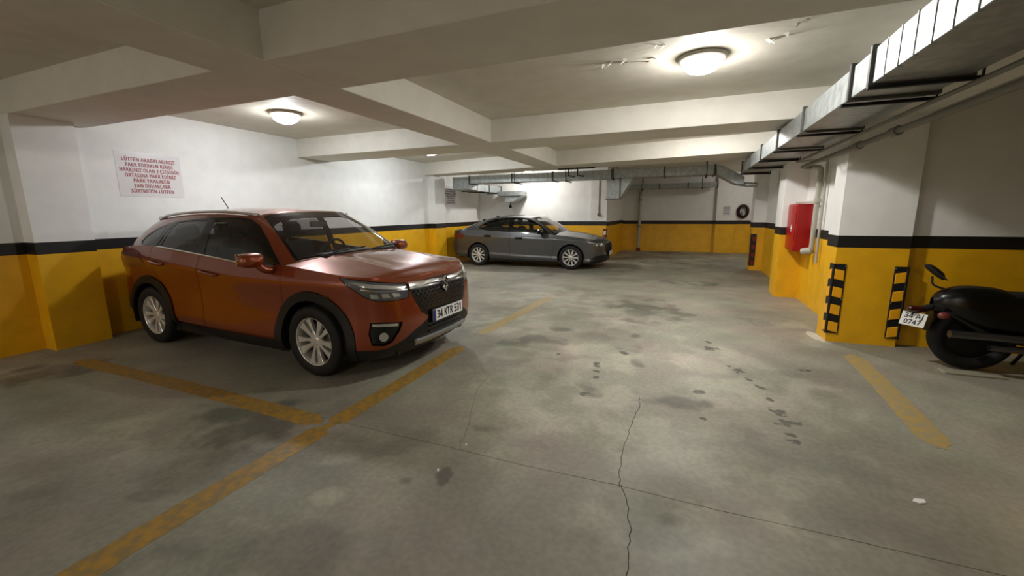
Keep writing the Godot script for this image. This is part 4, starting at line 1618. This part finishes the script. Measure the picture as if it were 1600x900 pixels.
		part(flip.call(thick(fc[0].pushed(-0.018), 0.012)), "fog_lamp", M.clear_lamp, fl)
		part(flip.call(tail.pushed(0.004)), "tail_lamp", M.lamp_red, c.root)
	# cabin glass
	var fl2 := c.flank
	var sc := panel(c.screen, "q", poly([-0.1, 0.02, 2.62, 0.02, 2.68, 0.10, 2.62, 0.93, 2.3, 0.955, -0.1, 0.955]), groove, 0.01)
	var seals := Tri.new()
	var inner := carve(sc[0], "q", poly([-0.2, 0.05, 2.50, 0.05, 2.52, 0.88, -0.2, 0.90]))
	seals.join(inner[1])
	part(inner[0].both(), "windscreen", M.windscreen, c.root)
	var pillars: Tri = sc[1]
	var win := [
		[[-0.19, 1.072, -0.185, 1.425, -0.05, 1.435, 0.14, 1.435, 0.27, 1.41, 0.43, 1.345, 0.61, 1.22, 0.70, 1.145, 0.70, 1.012, 0.50, 1.020], "front_side_window", M.side_glass],
		[[-0.32, 1.085, -0.325, 1.425, -0.60, 1.420, -0.84, 1.400, -0.875, 1.395, -0.985, 1.142, -0.8, 1.130], "rear_side_window", M.privacy],
		[[-0.91, 1.385, -0.935, 1.38, -1.06, 1.145, -1.02, 1.145], "vent_window", M.privacy],
		[[-1.13, 1.145, -1.40, 1.16, -1.43, 1.185, -1.37, 1.245, -1.22, 1.325, -1.06, 1.372, -0.99, 1.382], "quarter_window", M.privacy],
	]
	# black surround of all side windows
	var dlo := poly([0.955, 0.985, 0.885, 1.04, 0.795, 1.115, 0.645, 1.235, 0.455, 1.365, 0.285, 1.435, 0.14, 1.455, -0.32, 1.450, -0.86, 1.418, -0.98, 1.40, -1.06, 1.388, -1.10, 1.14, -1.0, 1.128, -0.32, 1.07, 0.4, 1.0])
	var cut := carve(fl2, "xy", dlo)
	pillars.join(cut[1])
	var black: Tri = cut[0]
	var glass := []
	for wv in win:
		var pg := poly(wv[0])
		if wv[1] == "quarter_window":
			var q2 := carve(pillars, "xy", Geometry2D.offset_polygon(pg, 0.016)[0])
			pillars = q2[1]
			var q3 := carve(q2[0], "xy", pg)
			seals.join(q3[1])
			glass.append([q3[0], wv[1], wv[2]])
		else:
			var q3 := carve(black, "xy", pg)
			black = q3[1]
			glass.append([q3[0], wv[1], wv[2]])
	seals.join(black)
	for k in 2:
		for gl in glass:
			var gt: Tri = gl[0].pushed(-0.004)
			part(gt if k == 0 else gt.mirrored(), gl[1], gl[2], c.root)
	var rw := carve(c.stern, "q", poly([11.3, 0.10, 13.2, 0.10, 13.2, 0.90, 11.3, 0.90]))
	part(rw[0].both(), "rear_window", M.privacy, c.root)
	pillars.join(rw[1])
	part(pillars.both(), "pillars", body, c.root)
	part(seals.both(), "window_seals", M.gloss_black, c.root)
	part(c.roof.both(), "roof", body, c.root)
	# roof rails, waist strip, antenna, mirrors, wipers
	for k in 2:
		var rail := []
		for i in 15:
			var u := i / 14.0
			var x: float = lerp(0.34, -1.46, u)
			var top := cat(c.top, lut([-1.6, 10.0, -1.42, 9.0, -1.1, 8.0, -0.7, 7.0, -0.32, 6.0, -0.05, 5.0, 0.18, 4.0, 0.31, 3.0], x)) as Vector3
			var lift: float = 0.018 * clampf(min(u, 1.0 - u) * 9.0, 0, 1) + 0.006
			rail.append(Vector3(x, top.y + lift, top.z + 0.002))
		var rt := tube(smooth_path(rail, 2), 0.015, 10)
		rt.join(box(Vector3(0.27, 1.472, 0.588), Vector3(0.12, 0.03, 0.03), 0.012))
		rt.join(box(Vector3(-1.40, 1.445, 0.565), Vector3(0.16, 0.04, 0.03), 0.012))
		part(rt if k == 0 else rt.mirrored(), "roof_rail", M.rail, c.root)
		var strip_path := []
		for i in 17:
			var x: float = lerp(0.72, -1.0, i / 16.0)
			var y := lut([-1.08, 1.142, -1.0, 1.138, -0.5, 1.098, 0.0, 1.055, 0.5, 1.012, 0.6, 1.008], x)
			strip_path.append(Vector3(x, y, 0.862))
		part(tube(strip_path, 0.012, 8) if k == 0 else tube(strip_path, 0.012, 8).mirrored(), "waist_strip", M.chrome, c.root)
		# door mirror
		var mg := []
		for i in 13:
			var u := i / 12.0
			var row := PackedVector3Array()
			var f: float = sqrt(max(0.0, 1.0 - pow(u * 2.0 - 1.0, 2))) if u > 0.5 else sqrt(max(0.0, 1.0 - pow(1.0 - u * 2.0, 6)))
			for j in 21:
				var a := TAU * j / 20
				var ca: float = sign(cos(a)) * pow(abs(cos(a)), 0.7)
				var sa: float = sign(sin(a)) * pow(abs(sin(a)), 0.7)
				row.append(Vector3(0.73 + 0.15 * u, 1.078 + 0.066 * sa * f - 0.01 * u, 1.01 + 0.11 * ca * f))
			mg.append(row)
		var mh := sheet(mg, func(p: Vector3): return p - Vector3(0.80, 1.075, 1.01))
		var mo := part(mh if k == 0 else mh.mirrored(), "door_mirror", body, c.root)
		var glassy := box(Vector3(0.732, 1.078, 1.01), Vector3(0.006, 0.11, 0.19), 0.003)
		part(glassy if k == 0 else glassy.mirrored(), "mirror_glass", M.chrome, mo)
		var foot := tube(smooth_path([Vector3(0.82, 1.03, 0.97), Vector3(0.84, 0.985, 0.93), Vector3(0.85, 0.965, 0.86)], 4), 0.035, 12)
		part(foot if k == 0 else foot.mirrored(), "mirror_foot", body, mo)
		var sail := prism(poly([0.74, 1.0, 0.90, 0.99, 0.80, 1.08, 0.74, 1.10]), 0.80, 0.825, 0.004)
		part(sail if k == 0 else sail.mirrored(), "mirror_sail", M.gloss_black, mo)
	part(tube([Vector3(-1.05, 1.535, 0.0), Vector3(-1.19, 1.70, 0.0)], 0.006, 6), "antenna", M.trim, c.root)
	for z0 in [0.42, -0.12]:
		part(tube(smooth_path([Vector3(1.16, 1.105, z0), Vector3(1.13, 1.118, z0 - 0.25), Vector3(1.09, 1.125, z0 - 0.5)], 4), 0.008, 8), "wiper", M.trim, c.root)
	part(span(Vector3(1.0, 1.02, -0.52), Vector3(1.165, 1.098, 0.52), 0.02), "cowl_panel", M.trim, c.root)
	cabin(c, 0.80, 1.03, 0.42, 0.02, -0.80)
	part(box(Vector3(0.50, 1.37, 0), Vector3(0.03, 0.065, 0.23), 0.012), "rear_view_mirror", M.interior, c.root)
	for a in [fa, ra]:
		wheel(c.root, Vector3(a.x, 0.334, 0.765), 0.334, 0.226, 0.215, 1.0, 0, M.alloy, M.wheel_dark)
		wheel(c.root, Vector3(a.x, 0.334, -0.765), 0.334, 0.226, 0.215, -1.0, 0, M.alloy, M.wheel_dark)


# gives a skin piece a thickness by a pushed copy and a wall round its free edges
func thick(t: Tri, d: float) -> Tri:
	var r := t.pushed(d)
	var edges := {}
	for i in range(0, t.p.size(), 3):
		for k in 3:
			var a := t.p[i + k]
			var b := t.p[i + (k + 1) % 3]
			var ka := a.snapped(Vector3.ONE * 0.0004)
			var kb := b.snapped(Vector3.ONE * 0.0004)
			if ka == kb:
				continue
			var key := [ka, kb] if ka < kb else [kb, ka]
			if edges.has(key):
				edges[key] = []
			else:
				edges[key] = [i + k, i + (k + 1) % 3]
	for e in edges.values():
		if e.size() == 0:
			continue
		var a := t.p[e[0]]
		var b := t.p[e[1]]
		var na := t.n[e[0]]
		var c := (t.p[e[0] - e[0] % 3] + t.p[e[0] - e[0] % 3 + 1] + t.p[e[0] - e[0] % 3 + 2]) / 3.0
		var out := (b - a).cross(na)
		if out.dot((a + b) / 2 - c) < 0:
			out = -out
		r.quad(a, b, b + t.n[e[1]] * d, a + na * d, out)
	return r


# place on the ring whose point at height y has half width z, on the nose
func s_at(c: Car, z: float, y: float) -> float:
	var lo := 0.0
	var hi := 4.0
	for k in 24:
		var m := (lo + hi) / 2
		if body_point(c, m, y).z < z:
			lo = m
		else:
			hi = m
	return lo


func grey_sedan() -> void:
	var c := Car.new()
	c.root = thing("sedan", "graphite grey liftback saloon parked against the back wall", "car", Vector3(-4.037, 0, -11.50), deg_to_rad(-0.4))
	var body := paint(Color(0.30, 0.30, 0.30), 0.45)
	c.ring = []
	for r in [[2.22, 0, 0.17, 0.74], [2.20, 0.30, 0.17, 0.745], [2.13, 0.58, 0.17, 0.755], [2.0, 0.76, 0.17, 0.775], [1.82, 0.86, 0.17, 0.80], [1.60, 0.895, 0.16, 0.83], [1.343, 0.91, 0.15, 0.86], [0.95, 0.914, 0.15, 0.90], [0.5, 0.914, 0.15, 0.925], [0, 0.914, 0.15, 0.945], [-0.5, 0.914, 0.15, 0.965], [-1.0, 0.912, 0.16, 0.985], [-1.4, 0.905, 0.17, 1.0], [-1.8, 0.875, 0.22, 1.005], [-2.12, 0.80, 0.27, 0.99], [-2.29, 0.66, 0.28, 0.985], [-2.37, 0.36, 0.28, 0.985], [-2.39, 0, 0.28, 0.985]]:
		c.ring.append(Vector4(r[0], r[1], r[2], r[3]))
	c.side = [0.15, 0.09, 0.22, 0.03, 0.30, 0.012, 0.36, 0.030, 0.44, 0.026, 0.60, 0.012, 0.72, 0.004, 0.79, 0.0, 0.81, 0.004, 0.86, 0.026, 0.95, 0.06, 1.05, 0.10]
	c.nose = [0.17, 0.10, 0.24, 0.04, 0.32, 0.02, 0.45, 0.0, 0.58, 0.004, 0.66, 0.03, 0.71, 0.07, 0.76, 0.14]
	c.tail = [0.28, 0.10, 0.40, 0.02, 0.55, 0.0, 0.72, 0.02, 0.85, 0.05, 0.99, 0.05]
	c.crease = [-2.2, 0.06, -1.0, 0.04, 0.0, 0.0, 1.0, -0.02, 2.0, -0.08]
	c.hood_x = 0.90
	c.hood_rise = [0.90, 0.075, 1.3, 0.075, 1.7, 0.06, 2.0, 0.03, 2.15, 0.01, 2.22, 0.0]
	c.deck_x = -1.55
	c.deck_rise = [-2.39, 0.0, -2.2, 0.03, -1.55, 0.05]
	c.base = []
	for v in [[1.02, 0.955, 0], [1.0, 0.955, 0.36], [0.93, 0.935, 0.64], [0.82, 0.905, 0.79], [0.68, 0.89, 0.845], [0.3, 0.91, 0.862], [-0.1, 0.93, 0.866], [-0.5, 0.945, 0.866], [-0.95, 0.965, 0.858], [-1.35, 0.985, 0.835], [-1.70, 1.0, 0.77], [-1.98, 1.01, 0.64], [-2.10, 1.015, 0.38], [-2.14, 1.015, 0]]:
		c.base.append(Vector3(v[0], v[1], v[2]))
	c.top = []
	for v in [[0.32, 1.38, 0], [0.30, 1.375, 0.32], [0.25, 1.36, 0.48], [0.16, 1.34, 0.56], [0.02, 1.345, 0.60], [-0.2, 1.36, 0.615], [-0.42, 1.365, 0.62], [-0.64, 1.362, 0.615], [-0.86, 1.35, 0.60], [-1.04, 1.33, 0.57], [-1.16, 1.315, 0.51], [-1.22, 1.31, 0.40], [-1.26, 1.315, 0.22], [-1.28, 1.32, 0]]:
		c.top.append(Vector3(v[0], v[1], v[2]))
	c.roof_rise = [-1.28, 0.0, -1.1, 0.025, -0.6, 0.06, -0.2, 0.06, 0.1, 0.035, 0.32, 0.0]
	c.split = 3.0
	c.back = 10.4
	shells(c)
	var groove := Tri.new()
	var fa := Vector2(1.343, 0.315)
	var ra := Vector2(-1.343, 0.315)
	var s := c.skirt
	for a in [fa, ra]:
		s = carve(s, "xy", circle(a, 0.355))[1]
	var low := carve(s, "xy", poly([-2.5, 0.1, -2.5, 0.20, 2.4, 0.20, 2.4, 0.1]))
	var clad: Tri = low[0]
	s = low[1]
	var r1 := carve(s, "q", poly([-0.1, 0.10, 0.98, 0.10, 0.98, 0.27, 0.84, 0.36, 0.62, 0.38, -0.1, 0.38]))
	var chin: Tri = r1[0]
	s = r1[1]
	r1 = carve(s, "q", poly([-0.1, 0.39, 0.34, 0.39, 0.44, 0.47, 0.50, 0.62, 0.46, 0.69, -0.1, 0.70]))
	var grille: Tri = r1[0]
	s = r1[1]
	r1 = panel(s, "q", poly([0.52, 0.60, 0.54, 0.685, 0.80, 0.70, 1.05, 0.735, 1.16, 0.75, 1.05, 0.67, 0.85, 0.61]), groove)
	var head: Tri = r1[0]
	s = r1[1]
	r1 = carve(s, "q", poly([4.62, 0.83, 4.70, 0.76, 5.3, 0.76, 5.3, 0.90, 4.78, 0.92, 4.66, 0.91]))
	var tail: Tri = r1[0]
	s = r1[1]
	var fd := poly([0.86, 0.96, 0.90, 0.80, 0.88, 0.5, 0.80, 0.22, -0.36, 0.22, -0.375, 0.6, -0.34, 1.1])
	var rd := poly([-0.36, 1.1, -0.395, 0.6, -0.38, 0.22, -0.90, 0.22, -0.96, 0.42, -1.06, 0.62, -1.2, 0.78, -1.24, 1.1])
	var door_f := panel(s, "xy", fd, groove)
	var door_r := panel(door_f[1], "xy", rd, groove)
	s = door_r[1]
	part(s.both(), "body_shell", body, c.root)
	part(groove.both(), "shut_lines", M.gloss_black, c.root)
	part(c.hood.both(), "bonnet", body, c.root)
	part(c.deck.both(), "boot_lid", body, c.root)
	for k in 2:
		for d in [[door_f[0], -0.20, 0.01, 0.80], [door_r[0], -1.14, -0.93, 0.845]]:
			var o := part(d[0] if k == 0 else d[0].mirrored(), "door", body, c.root)
			var zs := side_z(c, (d[1] + d[2]) / 2, d[3]) + 0.002
			var cup := box(Vector3((d[1] + d[2]) / 2, d[3], zs), Vector3(0.22, 0.055, 0.02), 0.009)
			part(cup if k == 0 else cup.mirrored(), "handle_recess", M.gloss_black, o)
			var hd := box(Vector3((d[1] + d[2]) / 2, d[3] + 0.012, zs + 0.016), Vector3(0.20, 0.022, 0.022), 0.009)
			part(hd if k == 0 else hd.mirrored(), "door_handle", M.trim, o)
	part(clad.both(), "sills", M.trim, c.root)
	for a in [fa, ra]:
		var lip := arch_lip(c, a.x, a.y, 0.355, 0.0)
		part(lip, "arch_lip", M.trim, c.root)
		part(lip.mirrored(), "arch_lip", M.trim, c.root)
	var under := wheel_house(fa.x, fa.y, 0.37).both()
	under.join(wheel_house(ra.x, ra.y, 0.37).both())
	under.join(span(Vector3(-2.1, 0.18, -0.55), Vector3(2.0, 0.28, 0.55)))
	under.join(span(Vector3(-0.9, 0.165, -0.82), Vector3(0.9, 0.26, 0.82)))
	part(under, "underbody", M.wheel_dark, c.root)
	part(chin.both(), "lower_intake", M.trim, c.root)
	part(grille.both(), "grille", M.gloss_black, c.root)
	for k in 11:
		var z := -0.40 + 0.08 * k
		var pth := []
		for i in 7:
			var y: float = lerp(0.43, 0.67, i / 6.0)
			var bp := body_point(c, s_at(c, abs(z), y), y)
			pth.append(Vector3(bp.x + 0.004, y, z))
		part(tube(pth, 0.008, 6), "grille_slat", M.trim, c.root)
	var frame := carve(grille, "q", poly([-0.1, 0.68, 0.465, 0.67, 0.46, 0.69, -0.1, 0.70]))
	part(thick(frame[0], 0.008).both(), "grille_frame", M.chrome, c.root)
	plate(c.root, Transform3D(Basis(Vector3(0, 0, -1), Vector3(0, 1, 0), Vector3(1, 0, 0)), Vector3(2.235, 0.40, 0)), "")
	for k in 2:
		var flip := func(t: Tri): return t if k == 0 else t.mirrored()
		var hl := part(flip.call(head.pushed(-0.02)), "headlamp", M.gloss_black, c.root)
		var lg := carve(head, "q", poly([0.56, 0.655, 0.80, 0.675, 1.05, 0.715, 1.06, 0.73, 0.80, 0.695, 0.56, 0.68]))
		part(flip.call(lg[0].pushed(-0.006)), "light_guide", M.clear_lamp, hl)
		for j in 2:
			var cell := carve(head, "q", circle(Vector2(0.66 + 0.14 * j, 0.645), 0.03, 16))
			part(flip.call(cell[0].pushed(-0.010)), "lamp_cell", M.clear_lamp, hl)
		part(flip.call(head.pushed(-0.001)), "lens", M.lens, hl)
		part(flip.call(tail.pushed(0.004)), "tail_lamp", M.lamp_red, c.root)
	# glass
	var seals := Tri.new()
	var sc := carve(c.screen, "q", poly([-0.1, 0.02, 2.66, 0.02, 2.70, 0.10, 2.64, 0.93, 2.3, 0.96, -0.1, 0.96]))
	var inner := carve(sc[0], "q", poly([-0.2, 0.05, 2.54, 0.05, 2.55, 0.90, -0.2, 0.92]))
	seals.join(inner[1])
	part(inner[0].both(), "windscreen", M.windscreen, c.root)
	var pillars: Tri = sc[1]
	var dlo := poly([0.74, 0.93, 0.60, 1.04, 0.42, 1.17, 0.22, 1.27, 0.02, 1.318, -0.3, 1.338, -0.64, 1.330, -0.90, 1.30, -1.12, 1.235, -1.33, 1.12, -1.38, 1.085, -1.30, 1.03, -1.0, 0.995, -0.4, 0.965, 0.2, 0.935])
	var cut := carve(c.flank, "xy", dlo)
	pillars.join(cut[1])
	var black: Tri = cut[0]
	var glass := []
	for wv in [[[-0.30, 0.975, -0.30, 1.318, 0.0, 1.30, 0.20, 1.25, 0.40, 1.155, 0.57, 1.035, 0.64, 0.965, 0.2, 0.955], "front_side_window", M.side_glass], [[-0.43, 0.985, -0.43, 1.318, -0.64, 1.312, -0.89, 1.282, -1.10, 1.218, -1.30, 1.11, -1.335, 1.085, -1.28, 1.045, -1.0, 1.015], "rear_side_window", M.side_glass]]:
		var q3 := carve(black, "xy", poly(wv[0]))
		black = q3[1]
		glass.append([q3[0], wv[1], wv[2]])
	seals.join(black)
	for k in 2:
		for gl in glass:
			var gt: Tri = gl[0].pushed(-0.003)
			part(gt if k == 0 else gt.mirrored(), gl[1], gl[2], c.root)
	var rw := carve(c.stern, "q", poly([10.9, 0.10, 13.2, 0.10, 13.2, 0.92, 10.9, 0.92]))
	part(rw[0].both(), "rear_window", M.side_glass, c.root)
	pillars.join(rw[1])
	part(pillars.both(), "pillars", body, c.root)
	part(seals.both(), "window_seals", M.gloss_black, c.root)
	part(c.roof.both(), "roof", body, c.root)
	for k in 2:
		var mg := []
		for i in 11:
			var u := i / 10.0
			var row := PackedVector3Array()
			var f: float = sqrt(max(0.0, 1.0 - pow(abs(u * 2.0 - 1.0), 4)))
			for j in 17:
				var a := TAU * j / 16
				row.append(Vector3(0.46 + 0.18 * u, 0.985 + 0.065 * sin(a) * f, 1.03 + 0.11 * cos(a) * f))
			mg.append(row)
		var mh := sheet(mg, func(p: Vector3): return p - Vector3(0.55, 0.985, 1.03))
		var mo := part(mh if k == 0 else mh.mirrored(), "door_mirror", M.gloss_black, c.root)
		var foot := tube([Vector3(0.55, 0.94, 0.98), Vector3(0.58, 0.92, 0.85)], 0.03, 10)
		part(foot if k == 0 else foot.mirrored(), "mirror_foot", M.gloss_black, mo)
	part(prism(poly([-0.98, 1.365, -1.16, 1.345, -1.15, 1.40, -1.12, 1.405]), -0.02, 0.02, 0.006), "shark_fin", M.gloss_black, c.root)
	cabin(c, 0.62, 0.92, 0.36, -0.12, -0.92)
	for a in [fa, ra]:
		wheel(c.root, Vector3(a.x, 0.315, 0.80), 0.315, 0.215, 0.205, 1.0, 1, M.alloy, M.wheel_dark)
		wheel(c.root, Vector3(a.x, 0.315, -0.80), 0.315, 0.215, 0.205, -1.0, 1, M.alloy, M.wheel_dark)


# ---------------------------------------------------------------- motorcycle in the dark bay
func motorcycle() -> void:
	var t := thing("motorcycle", "black motorcycle in the dark bay, its tail and number plate towards the aisle", "motorcycle", Vector3(2.52, 0, -5.06), 0.04)
	var gloss := mat(Color(0.012, 0.012, 0.014), 0.28)
	var rub := mat(Color(0.015, 0.015, 0.015), 0.75)
	var chrome := mat(Color(0.42, 0.42, 0.42), 0.28, 0.9)
	var red := mat(Color(0.20, 0.02, 0.025), 0.25)
	var pink := mat(Color(0.45, 0.20, 0.20), 0.2)
	# body: elliptical sections along x
	var sec := [[-0.32, 0.66, 0.56, 0.03], [-0.27, 0.72, 0.52, 0.09], [-0.15, 0.775, 0.44, 0.145], [0.0, 0.785, 0.34, 0.165], [0.15, 0.765, 0.30, 0.175], [0.35, 0.69, 0.26, 0.18], [0.6, 0.64, 0.22, 0.17], [0.8, 0.66, 0.22, 0.16], [1.0, 0.80, 0.36, 0.17], [1.2, 0.86, 0.42, 0.17], [1.38, 0.80, 0.55, 0.12], [1.46, 0.70, 0.62, 0.03]]
	var g := []
	for i in (sec.size() - 1) * 4 + 1:
		var f := i / 4.0
		var v: Vector4 = cat(sec.map(func(e): return Vector4(e[0], e[1], e[2], e[3])), f)
		var row := PackedVector3Array()
		for k in 25:
			var a := TAU * k / 24
			var cy := (v.y + v.z) / 2
			var hy := (v.y - v.z) / 2
			var sy: float = sign(sin(a)) * pow(abs(sin(a)), 0.8)
			var sz: float = sign(cos(a)) * pow(abs(cos(a)), 0.8)
			row.append(Vector3(v.x, cy + hy * sy, v.w * sz))
		g.append(row)
	part(sheet(g, func(p: Vector3): return Vector3(0, p.y - 0.55, p.z)), "bodywork", gloss, t)
	part(box(Vector3(0.42, 0.705, 0), Vector3(0.62, 0.06, 0.24), 0.025), "seat", rub, t)
	for c in [[0.0, 0.31, 0.075], [1.36, 0.30, 0.06]]:
		var w := Node3D.new()
		w.name = "wheel"
		t.add_child(w, true)
		w.position = Vector3(c[0], c[1], 0)
		var r: float = c[1]
		var hw: float = c[2]
		var turn := Transform3D(Basis(Vector3.RIGHT, PI / 2), Vector3.ZERO)
		part(lathe([Vector2(r - 0.11, -hw * 0.8), Vector2(r - 0.05, -hw), Vector2(r - 0.015, -hw * 0.8), Vector2(r, 0), Vector2(r - 0.015, hw * 0.8), Vector2(r - 0.05, hw), Vector2(r - 0.11, hw * 0.8), Vector2(r - 0.11, -hw * 0.8)], 36).moved(turn), "tyre", rub, w)
		var hub := lathe([Vector2(0, -hw * 0.5), Vector2(0.05, -hw * 0.5), Vector2(0.05, hw * 0.5), Vector2(0, hw * 0.5)], 16)
		for k in 6:
			hub.join(box(Vector3(0, 0, 0), Vector3(0.03, 0.03, 0.03), 0.004).moved(Transform3D(Basis(Vector3.UP, TAU * k / 6) * Basis.from_scale(Vector3((r - 0.1) / 0.03, 1, 1)), Basis(Vector3.UP, TAU * k / 6) * Vector3((r - 0.1) / 2, 0, 0))))
		part(hub.join(lathe([Vector2(0, -0.02), Vector2(r - 0.1, -0.02), Vector2(r - 0.1, 0.02), Vector2(0, 0.02)], 30)).moved(turn), "rim", M.iron, w)
	var fd := []
	for i in 12:
		var a := deg_to_rad(30 + i * 13.0)
		fd.append(PackedVector3Array([Vector3(cos(a) * 0.36, 0.31 + sin(a) * 0.36, -0.09), Vector3(cos(a) * 0.375, 0.31 + sin(a) * 0.375, 0.0), Vector3(cos(a) * 0.36, 0.31 + sin(a) * 0.36, 0.09)]))
	part(sheet(fd, func(p: Vector3): return p - Vector3(0, 0.31, 0)), "rear_fender", gloss, t)
	part(tube(smooth_path([Vector3(-0.25, 0.365, 0.19), Vector3(0.2, 0.355, 0.20), Vector3(0.7, 0.335, 0.2), Vector3(1.1, 0.30, 0.17), Vector3(1.25, 0.45, 0.1)], 5), 0.035, 14), "exhaust", chrome, t)
	part(tube(smooth_path([Vector3(0.03, 0.265, 0.20), Vector3(0.5, 0.26, 0.2), Vector3(1.0, 0.25, 0.17), Vector3(1.2, 0.35, 0.08)], 5), 0.03, 14), "exhaust", chrome, t)
	# tail: bracket, plate, lamp, indicators
	part(tube(smooth_path([Vector3(-0.18, 0.60, 0), Vector3(-0.34, 0.56, 0), Vector3(-0.46, 0.52, 0)], 4), 0.03, 10), "plate_bracket", rub, t)
	part(box(Vector3(-0.44, 0.545, 0), Vector3(0.12, 0.05, 0.10), 0.015), "tail_lamp", red, t)
	var pl := Node3D.new()
	pl.name = "number_plate"
	t.add_child(pl)
	pl.transform = Transform3D(Basis(Vector3.UP, deg_to_rad(-52)) * Basis(Vector3.RIGHT, deg_to_rad(-18)), Vector3(-0.45, 0.45, 0.03)).scaled_local(Vector3(0.82, 0.82, 0.82))
	part(span(Vector3(-0.12, -0.085, -0.004), Vector3(0.12, 0.075, 0.0), 0.002), "plate_panel", mat(Color(0.85, 0.85, 0.83), 0.4), pl)
	letters("34 AJ", 0.055, M.black_paint, pl, Transform3D(Basis(), Vector3(0.0, 0.033, 0.001)), "lettering", true, 0.18)
	letters("0747", 0.055, M.black_paint, pl, Transform3D(Basis(), Vector3(0.0, -0.04, 0.001)), "lettering", true, 0.16)
	for s in [-1.0, 1.0]:
		part(lathe([Vector2(0, -0.045), Vector2(0.025, -0.035), Vector2(0.035, 0), Vector2(0.025, 0.035), Vector2(0, 0.045)], 16).moved(Transform3D(Basis(Vector3.BACK, PI / 2), Vector3(-0.29, 0.52, 0.15 * s))), "indicator", pink, t)
		part(tube([Vector3(-0.24, 0.54, 0.04 * s), Vector3(-0.29, 0.52, 0.14 * s)], 0.009, 8), "indicator_stalk", rub, t)
	# mirror on its stalk
	part(tube(smooth_path([Vector3(-0.16, 0.72, -0.10), Vector3(-0.26, 0.76, -0.14), Vector3(-0.27, 0.84, -0.16)], 4), 0.009, 8), "mirror_stalk", rub, t)
	var mr := lathe([Vector2(0, 0.03), Vector2(0.05, 0.022), Vector2(0.075, 0.0), Vector2(0.07, -0.012), Vector2(0, -0.012)], 24)
	part(mr.moved(Transform3D(Basis(Vector3.BACK, deg_to_rad(-42)) * Basis.from_scale(Vector3(1.45, 1.2, 0.9)), Vector3(-0.255, 0.885, -0.16))), "mirror", rub, t)
	part(tube([Vector3(-0.34, 0.945, -0.095), Vector3(-0.185, 0.815, -0.095)], 0.006, 6), "mirror_trim", chrome, t)
	# handlebars, fork, headlamp towards the wall
	part(tube(smooth_path([Vector3(1.0, 0.98, -0.36), Vector3(1.14, 1.0, -0.2), Vector3(1.2, 0.95, 0), Vector3(1.14, 1.0, 0.2), Vector3(1.0, 0.98, 0.36)], 5), 0.014, 10), "handlebar", M.iron, t)
	for s in [-1.0, 1.0]:
		part(tube([Vector3(1.36, 0.30, 0.09 * s), Vector3(1.18, 0.94, 0.09 * s)], 0.022, 10), "fork_leg", chrome, t)
	part(lathe([Vector2(0, -0.09), Vector2(0.06, -0.07), Vector2(0.09, 0.0), Vector2(0.085, 0.03), Vector2(0, 0.045)], 24).moved(Transform3D(Basis(Vector3.BACK, -PI / 2), Vector3(1.40, 0.80, 0))), "headlamp", chrome, t)
	part(tube([Vector3(0.55, 0.34, -0.12), Vector3(0.48, 0.0, -0.26)], 0.014, 8), "side_stand", M.iron, t)
	var b := thing("plank", "pale flat board on the floor under the motorcycle", "board", Vector3(2.47, 0, -4.83), 0.02)
	part(span(Vector3(-0.2, 0, -0.10), Vector3(0.22, 0.02, 0.02), 0.004), "board", mat(Color(0.62, 0.60, 0.52), 0.7), b)
